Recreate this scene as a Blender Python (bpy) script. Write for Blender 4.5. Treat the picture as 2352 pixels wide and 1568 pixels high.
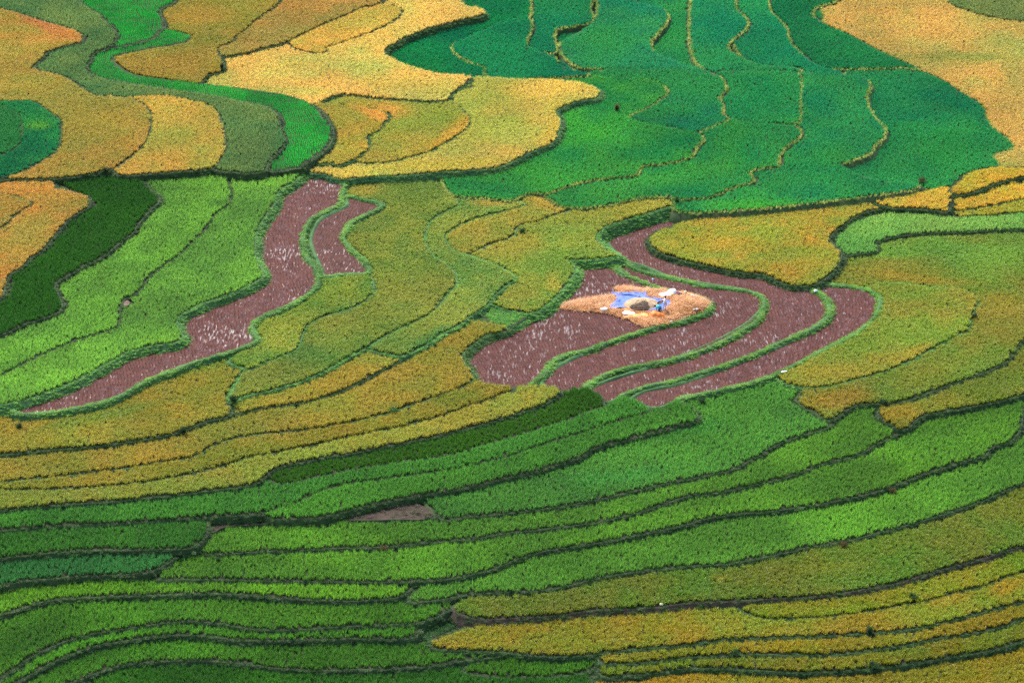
import bpy, bmesh, math, random
import numpy as np
from mathutils import Vector, Matrix
EXPO = 1.35
DENOISE = False

for o in list(bpy.data.objects): bpy.data.objects.remove(o)
SC = bpy.context.scene
COL = SC.collection
R = math.radians
rng = np.random.default_rng(7)
random.seed(7)

# ------------------------------------------------------------------ camera
PITCH, HFOV, DIST, Z0 = R(27), R(20), 300.0, 6.0
CAMZ = Z0 + DIST*math.sin(PITCH)
TH = math.tan(HFOV/2)
cam = bpy.data.cameras.new('camera'); cam.sensor_width = 36; cam.lens = 18/TH
cam.clip_start = 1; cam.clip_end = 6000
co = bpy.data.objects.new('camera', cam); COL.objects.link(co)
co.location = (0, 0, CAMZ); co.rotation_euler = (R(90)-PITCH, 0, 0)
SC.camera = co

# ------------------------------------------------------------------ light
SUN_EL, SUN_AZ = R(47), R(-26)          # azimuth from +Y (view direction), negative = left
world = bpy.data.worlds.new('World'); SC.world = world; world.use_nodes = True
nt = world.node_tree; bg = nt.nodes['Background']
sky = nt.nodes.new('ShaderNodeTexSky'); sky.sky_type = 'NISHITA'; sky.sun_disc = False
sky.sun_elevation = SUN_EL; sky.sun_rotation = SUN_AZ
sky.air_density = 1.2; sky.dust_density = 3.5; sky.ozone_density = 1.0
nt.links.new(sky.outputs[0], bg.inputs[0]); bg.inputs[1].default_value = 0.14
sl = bpy.data.lights.new('sun', 'SUN'); sl.energy = 2.0; sl.angle = R(18); sl.color = (1, .96, .88)
so = bpy.data.objects.new('sun', sl); COL.objects.link(so)
sd = Vector((math.sin(SUN_AZ)*math.cos(SUN_EL), math.cos(SUN_AZ)*math.cos(SUN_EL), math.sin(SUN_EL)))
so.rotation_euler = sd.to_track_quat('Z', 'Y').to_euler(); so.location = (0, 250, 120)
SC.view_settings.view_transform = 'Standard'; SC.view_settings.look = 'None'
SC.view_settings.gamma = 1; SC.view_settings.exposure = EXPO
SC.cycles.max_bounces = 4; SC.cycles.diffuse_bounces = 2; SC.cycles.glossy_bounces = 2
SC.cycles.transmission_bounces = 2; SC.cycles.transparent_max_bounces = 6
SC.cycles.use_denoising = DENOISE

# ------------------------------------------------------------------ layout: outlines of the terraces as seen in the photograph
TS=850/2351.0
T0={r+str(c+1):(825*c,550*k) for k,r in enumerate('abc') for c in range(3)}
def px(t,x,y): return (T0[t][0]+x*TS, T0[t][1]+y*TS)
def parse(s):
    t=None; out=[]; new=False
    for w in s.split():
        if w in T0: t=w; new=True; continue
        x,y=map(float,w.split(','))
        X,Y=px(t,x,y)
        if X<-20: X-=170
        if X>2520: X+=170
        if Y<-8: Y-=110
        if Y>1690: Y+=90
        p=np.array((X,Y))
        if new and len(out)>1:
            d=p-out[-1]
            if np.hypot(*d)<130 and d@(out[-1]-out[-2])<=0: continue
            if np.hypot(*d)<4: continue
        new=False
        out.append(p)
    return np.array(out)
def smooth(P,step=7.0):
    n=len(P); out=[]
    for i in range(n):
        p0,p1,p2,p3=P[i-1],P[i],P[(i+1)%n],P[(i+2)%n]
        d=np.hypot(*(p2-p1)); k=max(1,int(d/step))
        t=[0]
        for a,b in ((p0,p1),(p1,p2),(p2,p3)): t.append(t[-1]+max(np.hypot(*(b-a)),1e-3)**.5)
        u=t[1]+(t[2]-t[1])*np.arange(k)/k
        u=u[:,None]
        A1=(t[1]-u)/(t[1]-t[0])*p0+(u-t[0])/(t[1]-t[0])*p1
        A2=(t[2]-u)/(t[2]-t[1])*p1+(u-t[1])/(t[2]-t[1])*p2
        A3=(t[3]-u)/(t[3]-t[2])*p2+(u-t[2])/(t[3]-t[2])*p3
        B1=(t[2]-u)/(t[2]-t[0])*A1+(u-t[0])/(t[2]-t[0])*A2
        B2=(t[3]-u)/(t[3]-t[1])*A2+(u-t[1])/(t[3]-t[1])*A3
        out.append((t[2]-u)/(t[2]-t[1])*B1+(u-t[1])/(t[2]-t[1])*B2)
    return np.vstack(out)
def fill(shape,P,x0,y0,res):
    """even-odd mask of polygon P on a grid whose cell (r,c) centre is (x0+(c+.5)res, y0+(r+.5)res)"""
    H,W=shape; m=np.zeros(shape,bool)
    ax,ay=P[:,0],P[:,1]; bx,by=np.roll(ax,-1),np.roll(ay,-1)
    r0=max(0,int((ay.min()-y0)/res)-1); r1=min(H,int((ay.max()-y0)/res)+2)
    for r in range(r0,r1):
        y=y0+(r+.5)*res
        k=(ay<=y)!=(by<=y)
        if not k.any(): continue
        xs=np.sort(ax[k]+(y-ay[k])*(bx[k]-ax[k])/(by[k]-ay[k]))
        c=np.clip(np.ceil((xs-x0)/res-.5).astype(int),0,W)
        for a,b in zip(c[0::2],c[1::2]): m[r,a:b]=True
    return m
def load(text):
    F=[]
    for l in text.strip().splitlines():
        if l.startswith('#'): continue
        k,kind,crop,step,c1,c2,ns,label,poly=l.split('|')
        F.append(dict(key=k,kind=kind,crop=float(crop),step=float(step),c1=tuple(map(int,c1.split(','))),c2=tuple(map(int,c2.split(','))),ns=float(ns),label=label,P=smooth(parse(poly))))
    return F
def grow(m,k):
    for _ in range(k):
        d=m.copy(); d[1:]|=m[:-1]; d[:-1]|=m[1:]; d[:,1:]|=m[:,:-1]; d[:,:-1]|=m[:,1:]; m=d
    return m
def heights(F):
    """level of each terrace: every step between neighbours as close to its own riser as the others allow"""
    sh=(240,330); n=len(F); M=[]; vis=-np.ones(sh,int)
    for i,f in enumerate(F):
        m=fill(sh,f['P'],-350,-250,10.); M.append(m); vis[m]=i
    A=[];b=[];con=[]
    for i in range(n):
        vi=vis==i; g=grow(vi,3)
        for j in range(i):
            w=(g&(vis==j)).sum()
            if w>5 and not (F[i]['key'][0]=='K' and F[j]['key']=='K0' and F[i]['key'] not in ('K1','K9')):
                s=F[i]['step']; k=math.sqrt(w); r=np.zeros(n); r[i]=k; r[j]=-k; A.append(r); b.append(k*s); con.append((i,j,s*(.85 if s>.3 else .6)))
            elif (grow(M[i],1)&M[j]).sum()>3: con.append((i,j,.05))
    A.append(np.eye(n)[0]); b.append(0.)
    h=np.linalg.lstsq(np.array(A),np.array(b),rcond=None)[0]
    A=np.array(A); b=np.array(b); D=(A*A).sum(0)
    for it in range(120):
        if it<112: h-=.5*(A.T@(A@h-b))/D
        for _ in range(12 if it<112 else 120):
            for i,j,s in con:
                d=h[j]+s-h[i]
                if d>0: h[i]+=d/2; h[j]-=d/2
    h-=h.min()
    for f,v in zip(F,h): f['h']=float(v)
    return con,A
FIELD_GAIN = {'F1': (2.118, 1.858, 0.575), 'F0': (1.957, 2.168, 1.14), 'G8': (2.452, 2.304, 1.374), 'Y8': (1.568, 1.524, 0.45), 'Y7': (1.534, 1.535, 0.501), 'M7': (2.452, 2.304, 1.374), 'Y6': (1.37, 1.402, 0.774), 'M6': (2.452, 2.304, 1.374), 'Y5b': (1.551, 1.622, 0.588), 'M5': (2.047, 1.866, 1.367), 'Y5': (1.379, 1.388, 0.723), 'M4': (2.097, 1.748, 1.569), 'M3': (2.597, 2.196, 1.426), 'G5': (1.889, 1.599, 1.411), 'M2': (2.293, 2.448, 1.849), 'G4': (1.916, 1.63, 1.399), 'M1': (1.679, 1.59, 1.23), 'Y3': (1.45, 1.285, 0.755), 'G3': (1.777, 1.471, 1.419), 'Y2': (1.309, 1.146, 0.8), 'Y1': (1.283, 1.223, 0.95), 'R1': (1.398, 1.163, 1.35), 'G2': (1.856, 1.581, 1.395), 'G1': (1.876, 1.641, 1.423), 'DG': (1.485, 1.653, 0.569), 'W4': (1.39, 1.278, 0.989), 'W3': (1.419, 1.356, 0.865), 'W2': (1.359, 1.387, 0.971), 'V6': (1.273, 1.217, 0.958), 'V5': (0.995, 1.14, 0.861), 'W1b': (1.474, 1.498, 1.075), 'V2': (1.225, 1.228, 0.978), 'W1': (1.473, 1.392, 0.985), 'V1': (1.257, 1.231, 0.872), 'V4': (1.196, 1.188, 0.861), 'Yc': (1.248, 1.164, 0.948), 'S4': (0.96, 1.118, 0.906), 'S2': (0.96, 1.118, 0.906), 'RY': (0.979, 1.126, 1.064), 'RO': (0.976, 1.026, 0.832), 'K0': (1.142, 1.342, 1.381), 'S1': (0.991, 1.095, 0.901), 'S3': (0.958, 1.004, 0.755), 'K9': (1.051, 1.392, 1.205), 'K8': (1.191, 1.387, 1.258), 'K1': (1.276, 1.333, 1.322), 'K7': (1.365, 1.385, 1.264), 'K2b': (1.877, 1.476, 1.217), 'K2': (1.301, 1.29, 1.302), 'K6': (1.321, 1.259, 1.342), 'K3b': (0.931, 1.181, 1.359), 'K3': (1.332, 1.325, 1.353), 'K11': (1.027, 1.231, 1.177), 'K12': (0.781, 1.517, 1.405), 'K10': (0.775, 1.254, 1.315), 'P4': (1.697, 1.361, 1.428), 'P3': (1.62, 1.331, 1.417), 'P2': (1.413, 1.58, 0.866), 'P1': (1.149, 1.195, 0.959), 'P1b': (0.996, 1.099, 0.831), 'N1': (1.057, 1.116, 1.199), 'N2': (1.13, 1.15, 0.944), 'N3': (1.178, 1.187, 0.957), 'N4': (0.919, 1.036, 1.115), 'N5': (1.018, 1.025, 0.988), 'N6': (1.131, 1.199, 0.973), 'N7': (1.106, 1.198, 0.861), 'BG2': (0.866, 1.437, 1.112), 'BG1': (0.674, 1.472, 1.056), 'GG': (1.47, 1.357, 1.335), 'OY2': (1.114, 1.182, 1.009), 'OY1': (1.243, 1.22, 0.944), 'LG': (1.301, 1.507, 1.325), 'LG2': (1.079, 1.151, 1.073), '*rice': 1.5, '*ripe': 1.5, '*young': 1.5, '*mud': .75, '*weed': .8, '*grass': 1.4, '*bank': 1.5}
BLOB_DATA = """
N1 a2 1000,640 260,120 0 165,178,68 .7
N1 a2 1000,830 380,130 0 176,182,70 .7
N1 a2 1450,590 350,70 0 228,194,88 .9
N1 a2 1450,880 60,200 20 212,180,70 .6
N1 a2 600,1110 700,35 -4 206,186,68 .7
N2 a2 760,900 230,50 -40 212,166,68 .7
N2 a2 330,740 200,50 5 220,166,82 .7
N2 a2 620,770 180,90 0 138,154,62 .6
N3 a2 240,750 150,45 20 222,166,82 .8
N4 a2 500,560 400,60 5 230,200,92 .5
K3 a2 1700,870 420,120 -5 74,162,52 .6
K3 a2 1000,1250 300,60 5 24,122,72 .6
K2 a3 100,1130 220,90 -10 76,160,58 .5
K2 a3 350,1010 120,150 0 70,158,60 .5
K1 a3 1000,1080 320,120 0 58,150,68 .5
K1 a3 500,1370 320,35 0 84,170,60 .8
K0 a3 1800,950 260,200 0 58,150,64 .5
K6 a2 1800,260 220,150 0 58,156,70 .6
RY a3 1900,375 520,35 0 172,166,76 .8
RY a3 1750,220 220,60 0 222,160,82 .4
OY1 a1 330,170 280,40 24 188,128,80 .8
OY1 a1 420,240 200,40 -10 200,146,76 .6
OY1 a1 700,800 250,120 0 164,146,62 .5
V1 a2 500,1300 260,100 0 116,144,64 .6
V1 a2 200,1270 130,55 0 186,162,74 .6
V1 b1 2050,850 260,80 0 86,130,62 .7
V1 b1 1850,1010 260,60 -15 128,140,62 .5
V2 b2 600,780 220,50 -32 66,136,76 .8
V2 a2 1050,1350 150,35 0 196,166,78 .7
V5 a2 1380,1330 90,60 0 206,166,80 .8
V5 a2 1480,1370 60,30 20 206,166,80 .8
V6 b2 1450,370 60,60 0 196,170,72 .5
V6 b2 1000,80 200,60 0 174,166,70 .5
V6 a2 2050,1350 200,30 -8 168,162,68 .6
Y2 b3 1800,150 750,110 0 112,164,76 .9
Y2 b3 2200,250 220,150 0 126,166,72 .6
Y2 b3 1350,310 250,30 5 166,150,66 .5
Y2 b3 1800,370 260,30 5 164,152,66 .5
Y2 b3 1100,1150 290,80 -12 166,144,62 .8
Y2 b3 1700,980 260,80 -20 150,148,60 .5
Y2 b3 2230,520 130,80 0 160,150,62 .5
Y1 b3 1000,980 320,50 -5 172,156,64 .6
Y1 b3 1600,850 150,40 -30 174,156,66 .6
Y3 b3 1500,1260 210,60 0 156,140,56 .8
Y3 b3 1800,1180 250,50 -12 145,138,56 .5
Y3 b3 2200,1050 300,100 -15 108,134,54 .7
Yc b3 400,110 300,40 5 196,166,68 .5
Yc b3 900,250 200,60 0 194,166,70 .5
Yc b3 300,190 150,30 0 140,164,66 .7
W1 b1 700,1270 520,40 -13 104,134,60 .7
W1 b1 1300,960 320,40 -17 120,150,62 .6
W4 c1 400,280 500,30 -3 128,146,62 .6
G3 b3 100,1350 260,80 0 66,140,64 .5
G3 c2 1850,170 320,60 -8 74,150,74 .5
M5 c1 1900,1080 520,60 5 74,118,44 .8
M5 c1 200,1250 350,120 -25 44,80,38 .6
F1 c3 1600,1500 500,60 -8 104,112,48 .8
Y5 c3 290,850 70,30 0 140,132,52 .6
Y5 c3 1000,770 220,30 -5 134,138,54 .5
Y6 c2 1000,1280 160,40 0 168,148,54 .6
Y6 c3 1900,980 160,50 -18 170,138,52 .6
Y6 c3 2250,900 160,60 -18 172,136,50 .6
LG a1 270,835 80,25 0 104,152,62 .8
BG2 a1 2000,900 160,200 0 70,176,74 .5
"""
def load_blobs(t):
    out = []
    for l in t.strip().splitlines():
        if not l.strip() or l.startswith('#'): continue
        k, tile, xy, rr, an, c, s = l.split(); x, y = xy.split(','); rx, ry = rr.split(',')
        X, Y = px(tile, float(x), float(y))
        out.append((k, X, Y, float(rx)*TS, float(ry)*TS, float(an), tuple(map(int, c.split(','))), float(s)))
    return out
def bank_palette(key, kind):
    """two grass colours and the grass height on the bund and bank of a field"""
    if kind == 'mud': return (58, 102, 34), (92, 136, 46), .1
    if key[0] == 'K': return (116, 140, 68), (160, 166, 92), .4
    if key in ('P4', 'V6', 'V1', 'V2', 'V4', 'V5', 'GP', 'Y1'): return (54, 102, 38), (86, 136, 52), .1
    if key in ('N1', 'N2', 'N3', 'N4'): return (34, 80, 44), (72, 108, 52), .15
    return (20, 52, 20), (44, 74, 28), .13
FIELD_DATA = """
# key|kind|crop|step|c1|c2|noise_scale|label|poly
F1|ripe|0.6|0.24|113,117,42|131,115,42|2.2|golden orange rice field across the bottom right corner, lowest of the right-hand strips|c2 1640,1600 1700,1520 2000,1470 c3 0,1440 800,1440 1500,1400 2351,1240 2500,1200 2500,1800 c2 1500,1800
F0|rice|0.6|0.24|46,83,38|58,100,42|3|dark bluish-green rice terrace on the bottom edge, lowest at the left|c1 -200,1950 -200,1700 300,1500 700,1420 1200,1380 2351,1430 c2 800,1400 1100,1410 1640,1430 1720,1600 1600,1800
G8|rice|0.6|0.24|50,87,36|61,102,40|3|small lens-shaped green rice terrace near the bottom edge, left of the golden strips|c2 850,1460 950,1487 1100,1500 1300,1503 1500,1492 1650,1465 1755,1420 1765,1370 1700,1330 1300,1320 1000,1350 900,1420
Y8|ripe|0.6|0.28|99,120,45|121,116,45|2|thin olive rice strip second from the bottom right corner|c2 1770,1430 1785,1490 1900,1492 2200,1460 2351,1440 c3 0,1435 300,1440 500,1450 800,1465 1100,1458 1300,1440 1500,1420 1750,1380 2000,1340 2200,1300 2351,1255 2500,1210 2500,1100 2351,1100 2000,1190 1500,1280 1000,1320 400,1330 0,1350 c2 2100,1380 1780,1390
Y7|ripe|0.6|0.28|121,125,46|139,123,46|2|narrow amber rice strip third from the bottom right corner|c2 1765,1370 1775,1405 1900,1408 2100,1398 2351,1365 c3 0,1370 250,1358 380,1350 500,1343 800,1348 1100,1345 1300,1322 1500,1290 1750,1242 2000,1208 2200,1158 2351,1105 2500,1050 2500,960 2351,980 2000,1070 1500,1170 900,1210 300,1235 0,1255 c2 2100,1290 1900,1310 1780,1340
M7|rice|0.6|0.32|53,92,40|67,111,44|3|dark green rice terrace curving up from the bottom left, second from the bottom|c1 -250,1950 100,1760 300,1640 430,1568 560,1508 700,1450 900,1405 1100,1390 1400,1388 1600,1400 1750,1420 1900,1440 2100,1450 2351,1450 c2 300,1440 600,1425 800,1395 1000,1372 1200,1348 1300,1335 1200,1310 900,1300 620,1270 500,1220 c1 2351,1200 1500,1190 1200,1180 800,1230 400,1370 100,1530 -100,1650 -250,1800
WB|grass|.35|0.16|30,70,34|54,92,40|1|overgrown dark weedy bank between the green terraces and the bright yellow lower strip|c2 500,1300 620,1290 700,1250 830,1200 1000,1150 950,1110 880,1090 800,1050 770,1000 640,1120 540,1200 490,1260
Y6|ripe|0.6|0.28|126,141,50|154,135,50|2.2|bright yellow rice strip with a pointed left end below the bare brown bank|c2 620,1290 700,1312 900,1322 1100,1332 1300,1352 1500,1362 1700,1350 1900,1322 2100,1302 2351,1285 c3 0,1270 300,1250 600,1235 900,1225 1200,1210 1500,1188 1700,1158 1900,1112 2100,1058 2351,995 2500,950 2500,760 2351,780 2000,880 1500,990 900,1060 500,1050 430,1010 0,1030 c2 2200,1060 1800,1080 1400,1110 1000,1150 800,1210
M6|rice|0.6|0.32|55,95,40|69,116,44|3|very narrow green rice terrace sweeping along the lower left, third from the bottom|c1 -250,1790 -50,1630 150,1510 350,1400 600,1300 800,1260 1000,1232 1200,1215 1400,1222 1600,1245 1800,1252 2100,1245 2351,1240 c2 300,1240 500,1232 545,1195 500,1150 0,1120 c1 2000,1130 1300,1080 800,1140 400,1230 100,1400 -250,1600
Y5b|ripe|0.6|0.24|108,131,46|132,125,46|2|yellow-green rice strip at lower right whose rounded tip meets the bare bank|c3 435,1035 500,1078 620,1108 900,1102 1100,1090 1300,1060 1500,1022 1700,985 1900,930 2100,880 2351,798 2500,750 2500,550 2351,590 2000,700 1500,840 1000,930 500,960
M5|rice|0.6|0.32|60,102,42|76,123,46|4|broad dark green rice terrace at lower left with a pale middle|c1 -250,1650 0,1500 60,1465 200,1365 400,1272 600,1212 800,1180 1000,1150 1150,1127 1300,1120 1500,1140 1700,1170 1900,1182 2100,1172 2351,1155 c2 300,1150 550,1130 650,1095 740,1050 790,985 700,950 300,940 0,950 c1 1500,900 700,930 300,950 0,1040 -250,1150
Y5|ripe|0.6|0.48|94,128,50|116,122,50|2.5|wide olive-green rice terrace at lower right above a bare brown bank|c2 790,1050 860,1085 950,1105 1200,1100 1500,1080 1700,1050 2000,1035 2200,1020 2351,1000 c3 0,1000 300,987 600,975 900,960 1200,920 1500,862 1800,772 2100,690 2351,615 2500,560 2500,80 2351,180 2000,310 1500,460 1000,590 500,690 0,740 c2 2000,770 1500,870 1200,910 900,930 830,990
M4|rice|0.6|0.36|75,123,49|95,149,55|3.5|long fresh green terrace directly above the wide olive one at lower right|c2 490,990 600,985 720,972 900,937 1100,925 1300,920 1500,895 1750,835 2000,790 2351,755 c3 0,770 300,740 600,690 800,645 1000,605 1200,570 1500,492 1800,405 2100,300 2351,200 2500,130 2500,-460 2380,-400 2330,-150 2200,-40 1900,20 1500,150 1000,280 400,360 0,450 c2 1900,520 1300,640 1000,750 700,810 540,850 500,900
M3|rice|0.6|0.28|67,108,42|85,131,46|3|green rice terrace running level across the left, ending in a blunt corner|c1 -250,1180 0,1078 150,1030 300,987 600,960 900,950 1200,940 1500,935 1700,947 2000,970 2351,985 c2 250,978 420,952 480,905 512,865 400,840 0,835 c1 1400,815 900,770 400,800 0,850 -250,900
G5|rice|0.6|0.32|74,121,48|94,146,52|3.5|long pale green terrace, fourth below the weedy bare patch's upper edge, spanning to the right|c1 1030,825 1400,838 1700,842 2000,850 2351,856 c2 250,856 500,850 750,835 950,800 1100,750 1250,690 1400,650 1600,617 1900,565 2200,505 2351,475 c3 0,490 200,432 400,402 700,375 1000,330 1300,265 1450,220 1650,140 1900,60 2100,0 b3 2110,1490 2260,1430 2320,1350 2340,1250 2351,1120 2300,1100 2000,1160 1640,1230 1500,1330 1300,1420 1000,1530 c3 800,110 300,230 0,290 c2 2100,320 1800,410 1300,480 800,560 300,600 0,620 c1 1800,620 1400,640 1250,690 1150,750
M2|rice|0.6|0.32|46,88,51|58,107,57|4|small bluish-green terrace on the left edge tapering to a point at its right end|c1 -250,940 0,882 100,860 300,836 600,815 900,800 1000,790 1100,745 1165,705 1180,675 1100,620 500,630 0,670 -250,700
G4|rice|0.6|0.32|72,118,48|92,143,52|3.5|long green terrace running just below the oval bare patch|c1 1335,655 1500,668 1800,650 2100,640 2351,628 c2 300,620 600,592 900,565 1200,522 1500,490 1750,455 2000,400 2200,330 2351,285 c3 0,318 300,255 500,210 750,150 1000,60 1250,-5 b3 1000,1560 1200,1502 1350,1452 1480,1392 1550,1370 1480,1330 1380,1260 1420,1195 1300,1170 1060,1250 1000,1300 800,1380 500,1530 c3 300,90 0,160 c2 2000,220 1500,320 1000,370 700,390 600,330 300,340 0,390 c1 2200,430 1850,440 1500,460 1400,510 1360,600
BS|soil|0|0.06|64,54,44|84,72,56|.8|bare brown soil strip beside the square end of a dark green terrace|c1 1390,540 1440,555 1500,520 1700,500 1900,490 2100,490 2290,465 2280,430 2100,440 1830,430 1600,440 1450,480
M1|rice|0.6|0.28|51,95,44|65,116,48|4|dark green rice terrace on the left edge with a square right end|c1 -250,750 0,700 200,675 500,650 800,640 1100,636 1280,628 1345,590 1385,520 1395,470 1300,400 700,440 0,480 -250,500
PP|weed|.2|0.1|84,92,50|120,84,92|.7|oval bare purple-brown weedy patch in the middle of the green terraces|c2 20,440 60,402 150,380 300,345 400,325 560,365 650,425 600,458 400,464 140,470 30,460
Y3|ripe|0.6|0.28|112,135,54|136,129,54|3.5|olive rice field at right with an orange left end, under the curved orange one|b3 1375,1262 1450,1320 1540,1355 1640,1275 1750,1245 2000,1200 2200,1160 2351,1118 2500,1070 2500,700 2351,730 2250,850 2000,980 1600,1120 1420,1170
G3|rice|0.6|0.32|69,122,55|87,148,61|4|largest mid-green rice field, right of the oval bare patch|c2 590,310 640,370 690,432 900,417 1200,390 1500,352 1750,305 2000,245 2351,170 c3 0,190 250,135 400,95 500,35 590,-5 b3 490,1562 600,1500 800,1410 950,1360 1035,1330 1050,1295 960,1250 825,1160 810,1130 850,1085 700,1020 400,1090 100,1180 0,1300 b2 2351,1270 1700,1460 c2 1400,70 1000,170 700,230
Y2|ripe|0.6|0.28|117,149,62|143,143,62|3|large outer curved yellow-green field at far right with an orange left tip|b3 822,1160 960,1252 1045,1292 1100,1255 1200,1200 1300,1180 1450,1182 1600,1145 1800,1070 2000,1000 2150,940 2250,880 2300,810 2351,755 2500,640 2500,-150 2351,-30 1700,0 1300,60 1150,150 1100,230 1000,300 920,370 1100,430 1400,480 1380,600 1200,750 800,960 760,1060 860,1090
Y1|ripe|0.6|0.24|130,159,64|158,153,64|3|yellow-green leaf-shaped field hugging the right side of the outermost stubble paddy|b3 690,1010 740,1042 850,1068 1000,1068 1200,1022 1450,952 1600,882 1750,802 1900,722 1970,690 1990,630 2015,540 2045,490 1990,440 1900,410 1700,400 1500,370 1300,400 1330,480 1340,600 1200,730 1000,830 800,940
R1|rice|0.55|0.28|110,172,78|138,186,86|3|light green rice strip at the right edge with a hooked end|b3 2500,-5 2351,8 1900,28 1600,42 1400,78 1338,108 1365,150 1200,178 1110,172 1080,100 1150,0 a3 1250,1480 1400,1430 1700,1425 1880,1430 2100,1430 2351,1400 2500,1370
D|mud|0|0.24|116,56,46|146,78,64|3|outermost harvested brown stubble paddy, right end of the nested group|b3 880,405 1050,412 1200,425 1320,455 1370,500 1355,600 1290,680 1150,765 1000,845 850,925 700,1000 580,1045 400,1095 200,1140 60,1165 b2 2351,1175 2200,1225 2140,1240 1980,1185 2050,1130 b3 0,1080 400,940 800,770 1040,600 1000,480
G2|rice|0.6|0.12|65,117,49|83,142,55|3.5|slim bright green terrace below the tip of the outermost stubble paddy|c1 1790,400 1850,430 2000,432 2200,416 2351,376 c2 0,385 200,342 400,302 600,266 850,226 1100,166 1400,90 1650,10 b2 1400,1566 1700,1490 2000,1405 2351,1312 b3 0,1335 80,1315 145,1285 140,1250 100,1200 0,1165 b2 2200,1205 2130,1225 2000,1230 1600,1360 1000,1530 c2 900,60 400,140 0,200 c1 2000,320
C|mud|0|0.24|124,66,56|148,82,72|3|second outermost brown stubble paddy, winding up behind the yellow lens-shaped field|b3 790,395 900,432 990,490 1035,560 1015,630 940,690 800,755 600,845 400,925 200,990 0,1050 b2 2351,1030 2100,1090 1940,1145 1800,1205 1700,1110 1800,1060 b3 0,900 500,650 600,500 0,360 b2 2100,290 1920,230 1830,130 1760,60 a2 1750,1540 1900,1450 2351,1350 a3 0,1380 450,1400 460,1430 600,1500 b3 300,150 600,250
G1|rice|0.6|0.12|60,112,49|76,135,55|3.5|long green terrace bordering the lowest yellow strip, running from the left edge|c1 -250,530 0,507 300,482 600,466 900,455 1200,432 1500,412 1750,396 1950,342 2150,256 2351,196 c2 200,180 500,140 800,95 1000,50 1200,0 b2 1000,1560 1300,1482 1600,1390 1850,1312 2000,1262 2115,1228 1945,1148 1800,1190 1600,1230 1200,1360 600,1500 c1 2300,80 1900,160 1700,190 1200,250 500,310 -250,360
B|mud|0|0.24|120,66,60|148,86,78|3|brown stubble paddy wrapping round the threshing floor field|b2 1895,235 2000,298 2200,355 2351,385 b3 150,408 300,430 500,455 575,490 595,525 575,590 535,655 440,715 300,800 150,860 0,905 b2 2351,890 2100,940 1900,980 1750,1040 1680,1085 1640,1110 1500,1130 1380,1085 1450,980 b3 0,640 200,560 0,450 b2 2200,440 1900,330 1860,250
DG|rice|0.5|0.12|49,85,34|59,98,38|3|long dark green rice strip squeezed between yellow rice and bright green terraces|c1 1840,190 1900,208 2100,166 2351,112 c2 300,72 600,32 790,0 b2 1000,1456 1300,1372 1550,1292 1700,1232 1798,1185 1730,1110 1672,1080 1490,1110 1300,1180 900,1290 300,1430 c1 2200,0 1900,70 1780,130 1780,170
A|mud|0|0.24|124,70,60|154,92,82|3|harvested brown stubble paddy with the straw threshing floor on it|b2 1600,255 1850,235 1870,290 1920,330 2050,385 2200,440 2351,470 b3 60,470 150,495 220,530 225,560 200,590 100,630 0,660 b2 2351,615 2250,660 2100,705 1900,770 1700,840 1540,880 1440,930 1390,1000 1320,1065 1250,1110 930,1060 880,1000 830,880 920,770 1170,660 1450,540 1560,400 1560,270
W4|ripe|0.62|0.24|136,154,64|158,150,64|2.5|pale yellow rice strip, lowest of the four golden strips at left|c1 -250,400 0,374 300,347 600,322 1000,290 1300,257 1550,226 1720,196 1790,145 1850,96 2050,50 2250,8 b2 0,1530 250,1482 500,1432 750,1376 1000,1312 1250,1232 1400,1176 1490,1108 1480,1085 1330,1070 1190,1080 1000,1120 600,1260 0,1370 b1 2000,1450 c1 1500,50 1000,150 300,210 -250,220
W3|ripe|0.62|0.2|131,139,58|152,137,58|2.5|narrow olive-gold rice strip, second of the four golden strips at left|c1 -250,250 0,242 300,236 650,220 900,196 1100,170 1300,130 1500,76 1700,14 b1 1800,1522 2000,1482 2200,1442 2351,1402 b2 200,1380 450,1330 700,1262 900,1192 1100,1122 1205,1090 1100,1065 950,1045 880,1020 700,1080 300,1210 0,1280 b1 2000,1330 1500,1400 c1 1200,0 600,90 0,150 -250,180
W2|ripe|0.62|0.24|138,141,60|160,139,60|3|long golden-orange rice field curling up beside the threshing floor paddy|c1 -250,215 0,187 200,167 400,150 600,122 900,85 1100,50 1300,18 b1 1400,1482 1550,1422 1700,1392 2000,1362 2351,1312 b2 150,1290 350,1240 500,1187 700,1122 880,1045 905,1020 880,950 830,860 900,790 1000,720 1150,680 1000,640 800,620 500,800 300,880 100,1000 b1 2351,1030 1900,1150 1500,1210 1200,1330 600,1430 -250,1500
GP|grass|.3|0.1|72,128,48|96,150,58|1.2|bright light-green grassy patch with bare spots above the threshing floor paddy's bank|b2 1040,560 1150,555 1340,575 1250,640 1150,690 1000,640 960,610
V6|ripe|0.55|0.28|128,158,68|166,164,70|3|yellow-green field above the threshing floor with a lobed right end|a2 2290,1345 2200,1388 2050,1432 1900,1482 1790,1520 1745,1565 b2 1735,50 1790,130 1885,185 1700,212 1560,222 1590,262 1592,300 1500,425 1400,522 1340,560 1300,572 1150,552 1070,522 1000,480 1100,350 900,200 700,100 a2 800,1500 1200,1400 1250,1330 1330,1280 1420,1290 1500,1370 1590,1395 1800,1370 2000,1330 2270,1305
V5|ripe|0.55|0.16|138,154,66|188,162,72|2.5|small yellow-green wedge of rice with an orange top corner under the teal fields|a2 1590,1385 1450,1440 1330,1482 1220,1502 1190,1550 b2 1190,45 1000,120 850,180 750,120 a2 700,1560 1000,1420 1150,1330 1200,1325 1260,1300 1330,1285 1400,1295 1500,1370
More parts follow.
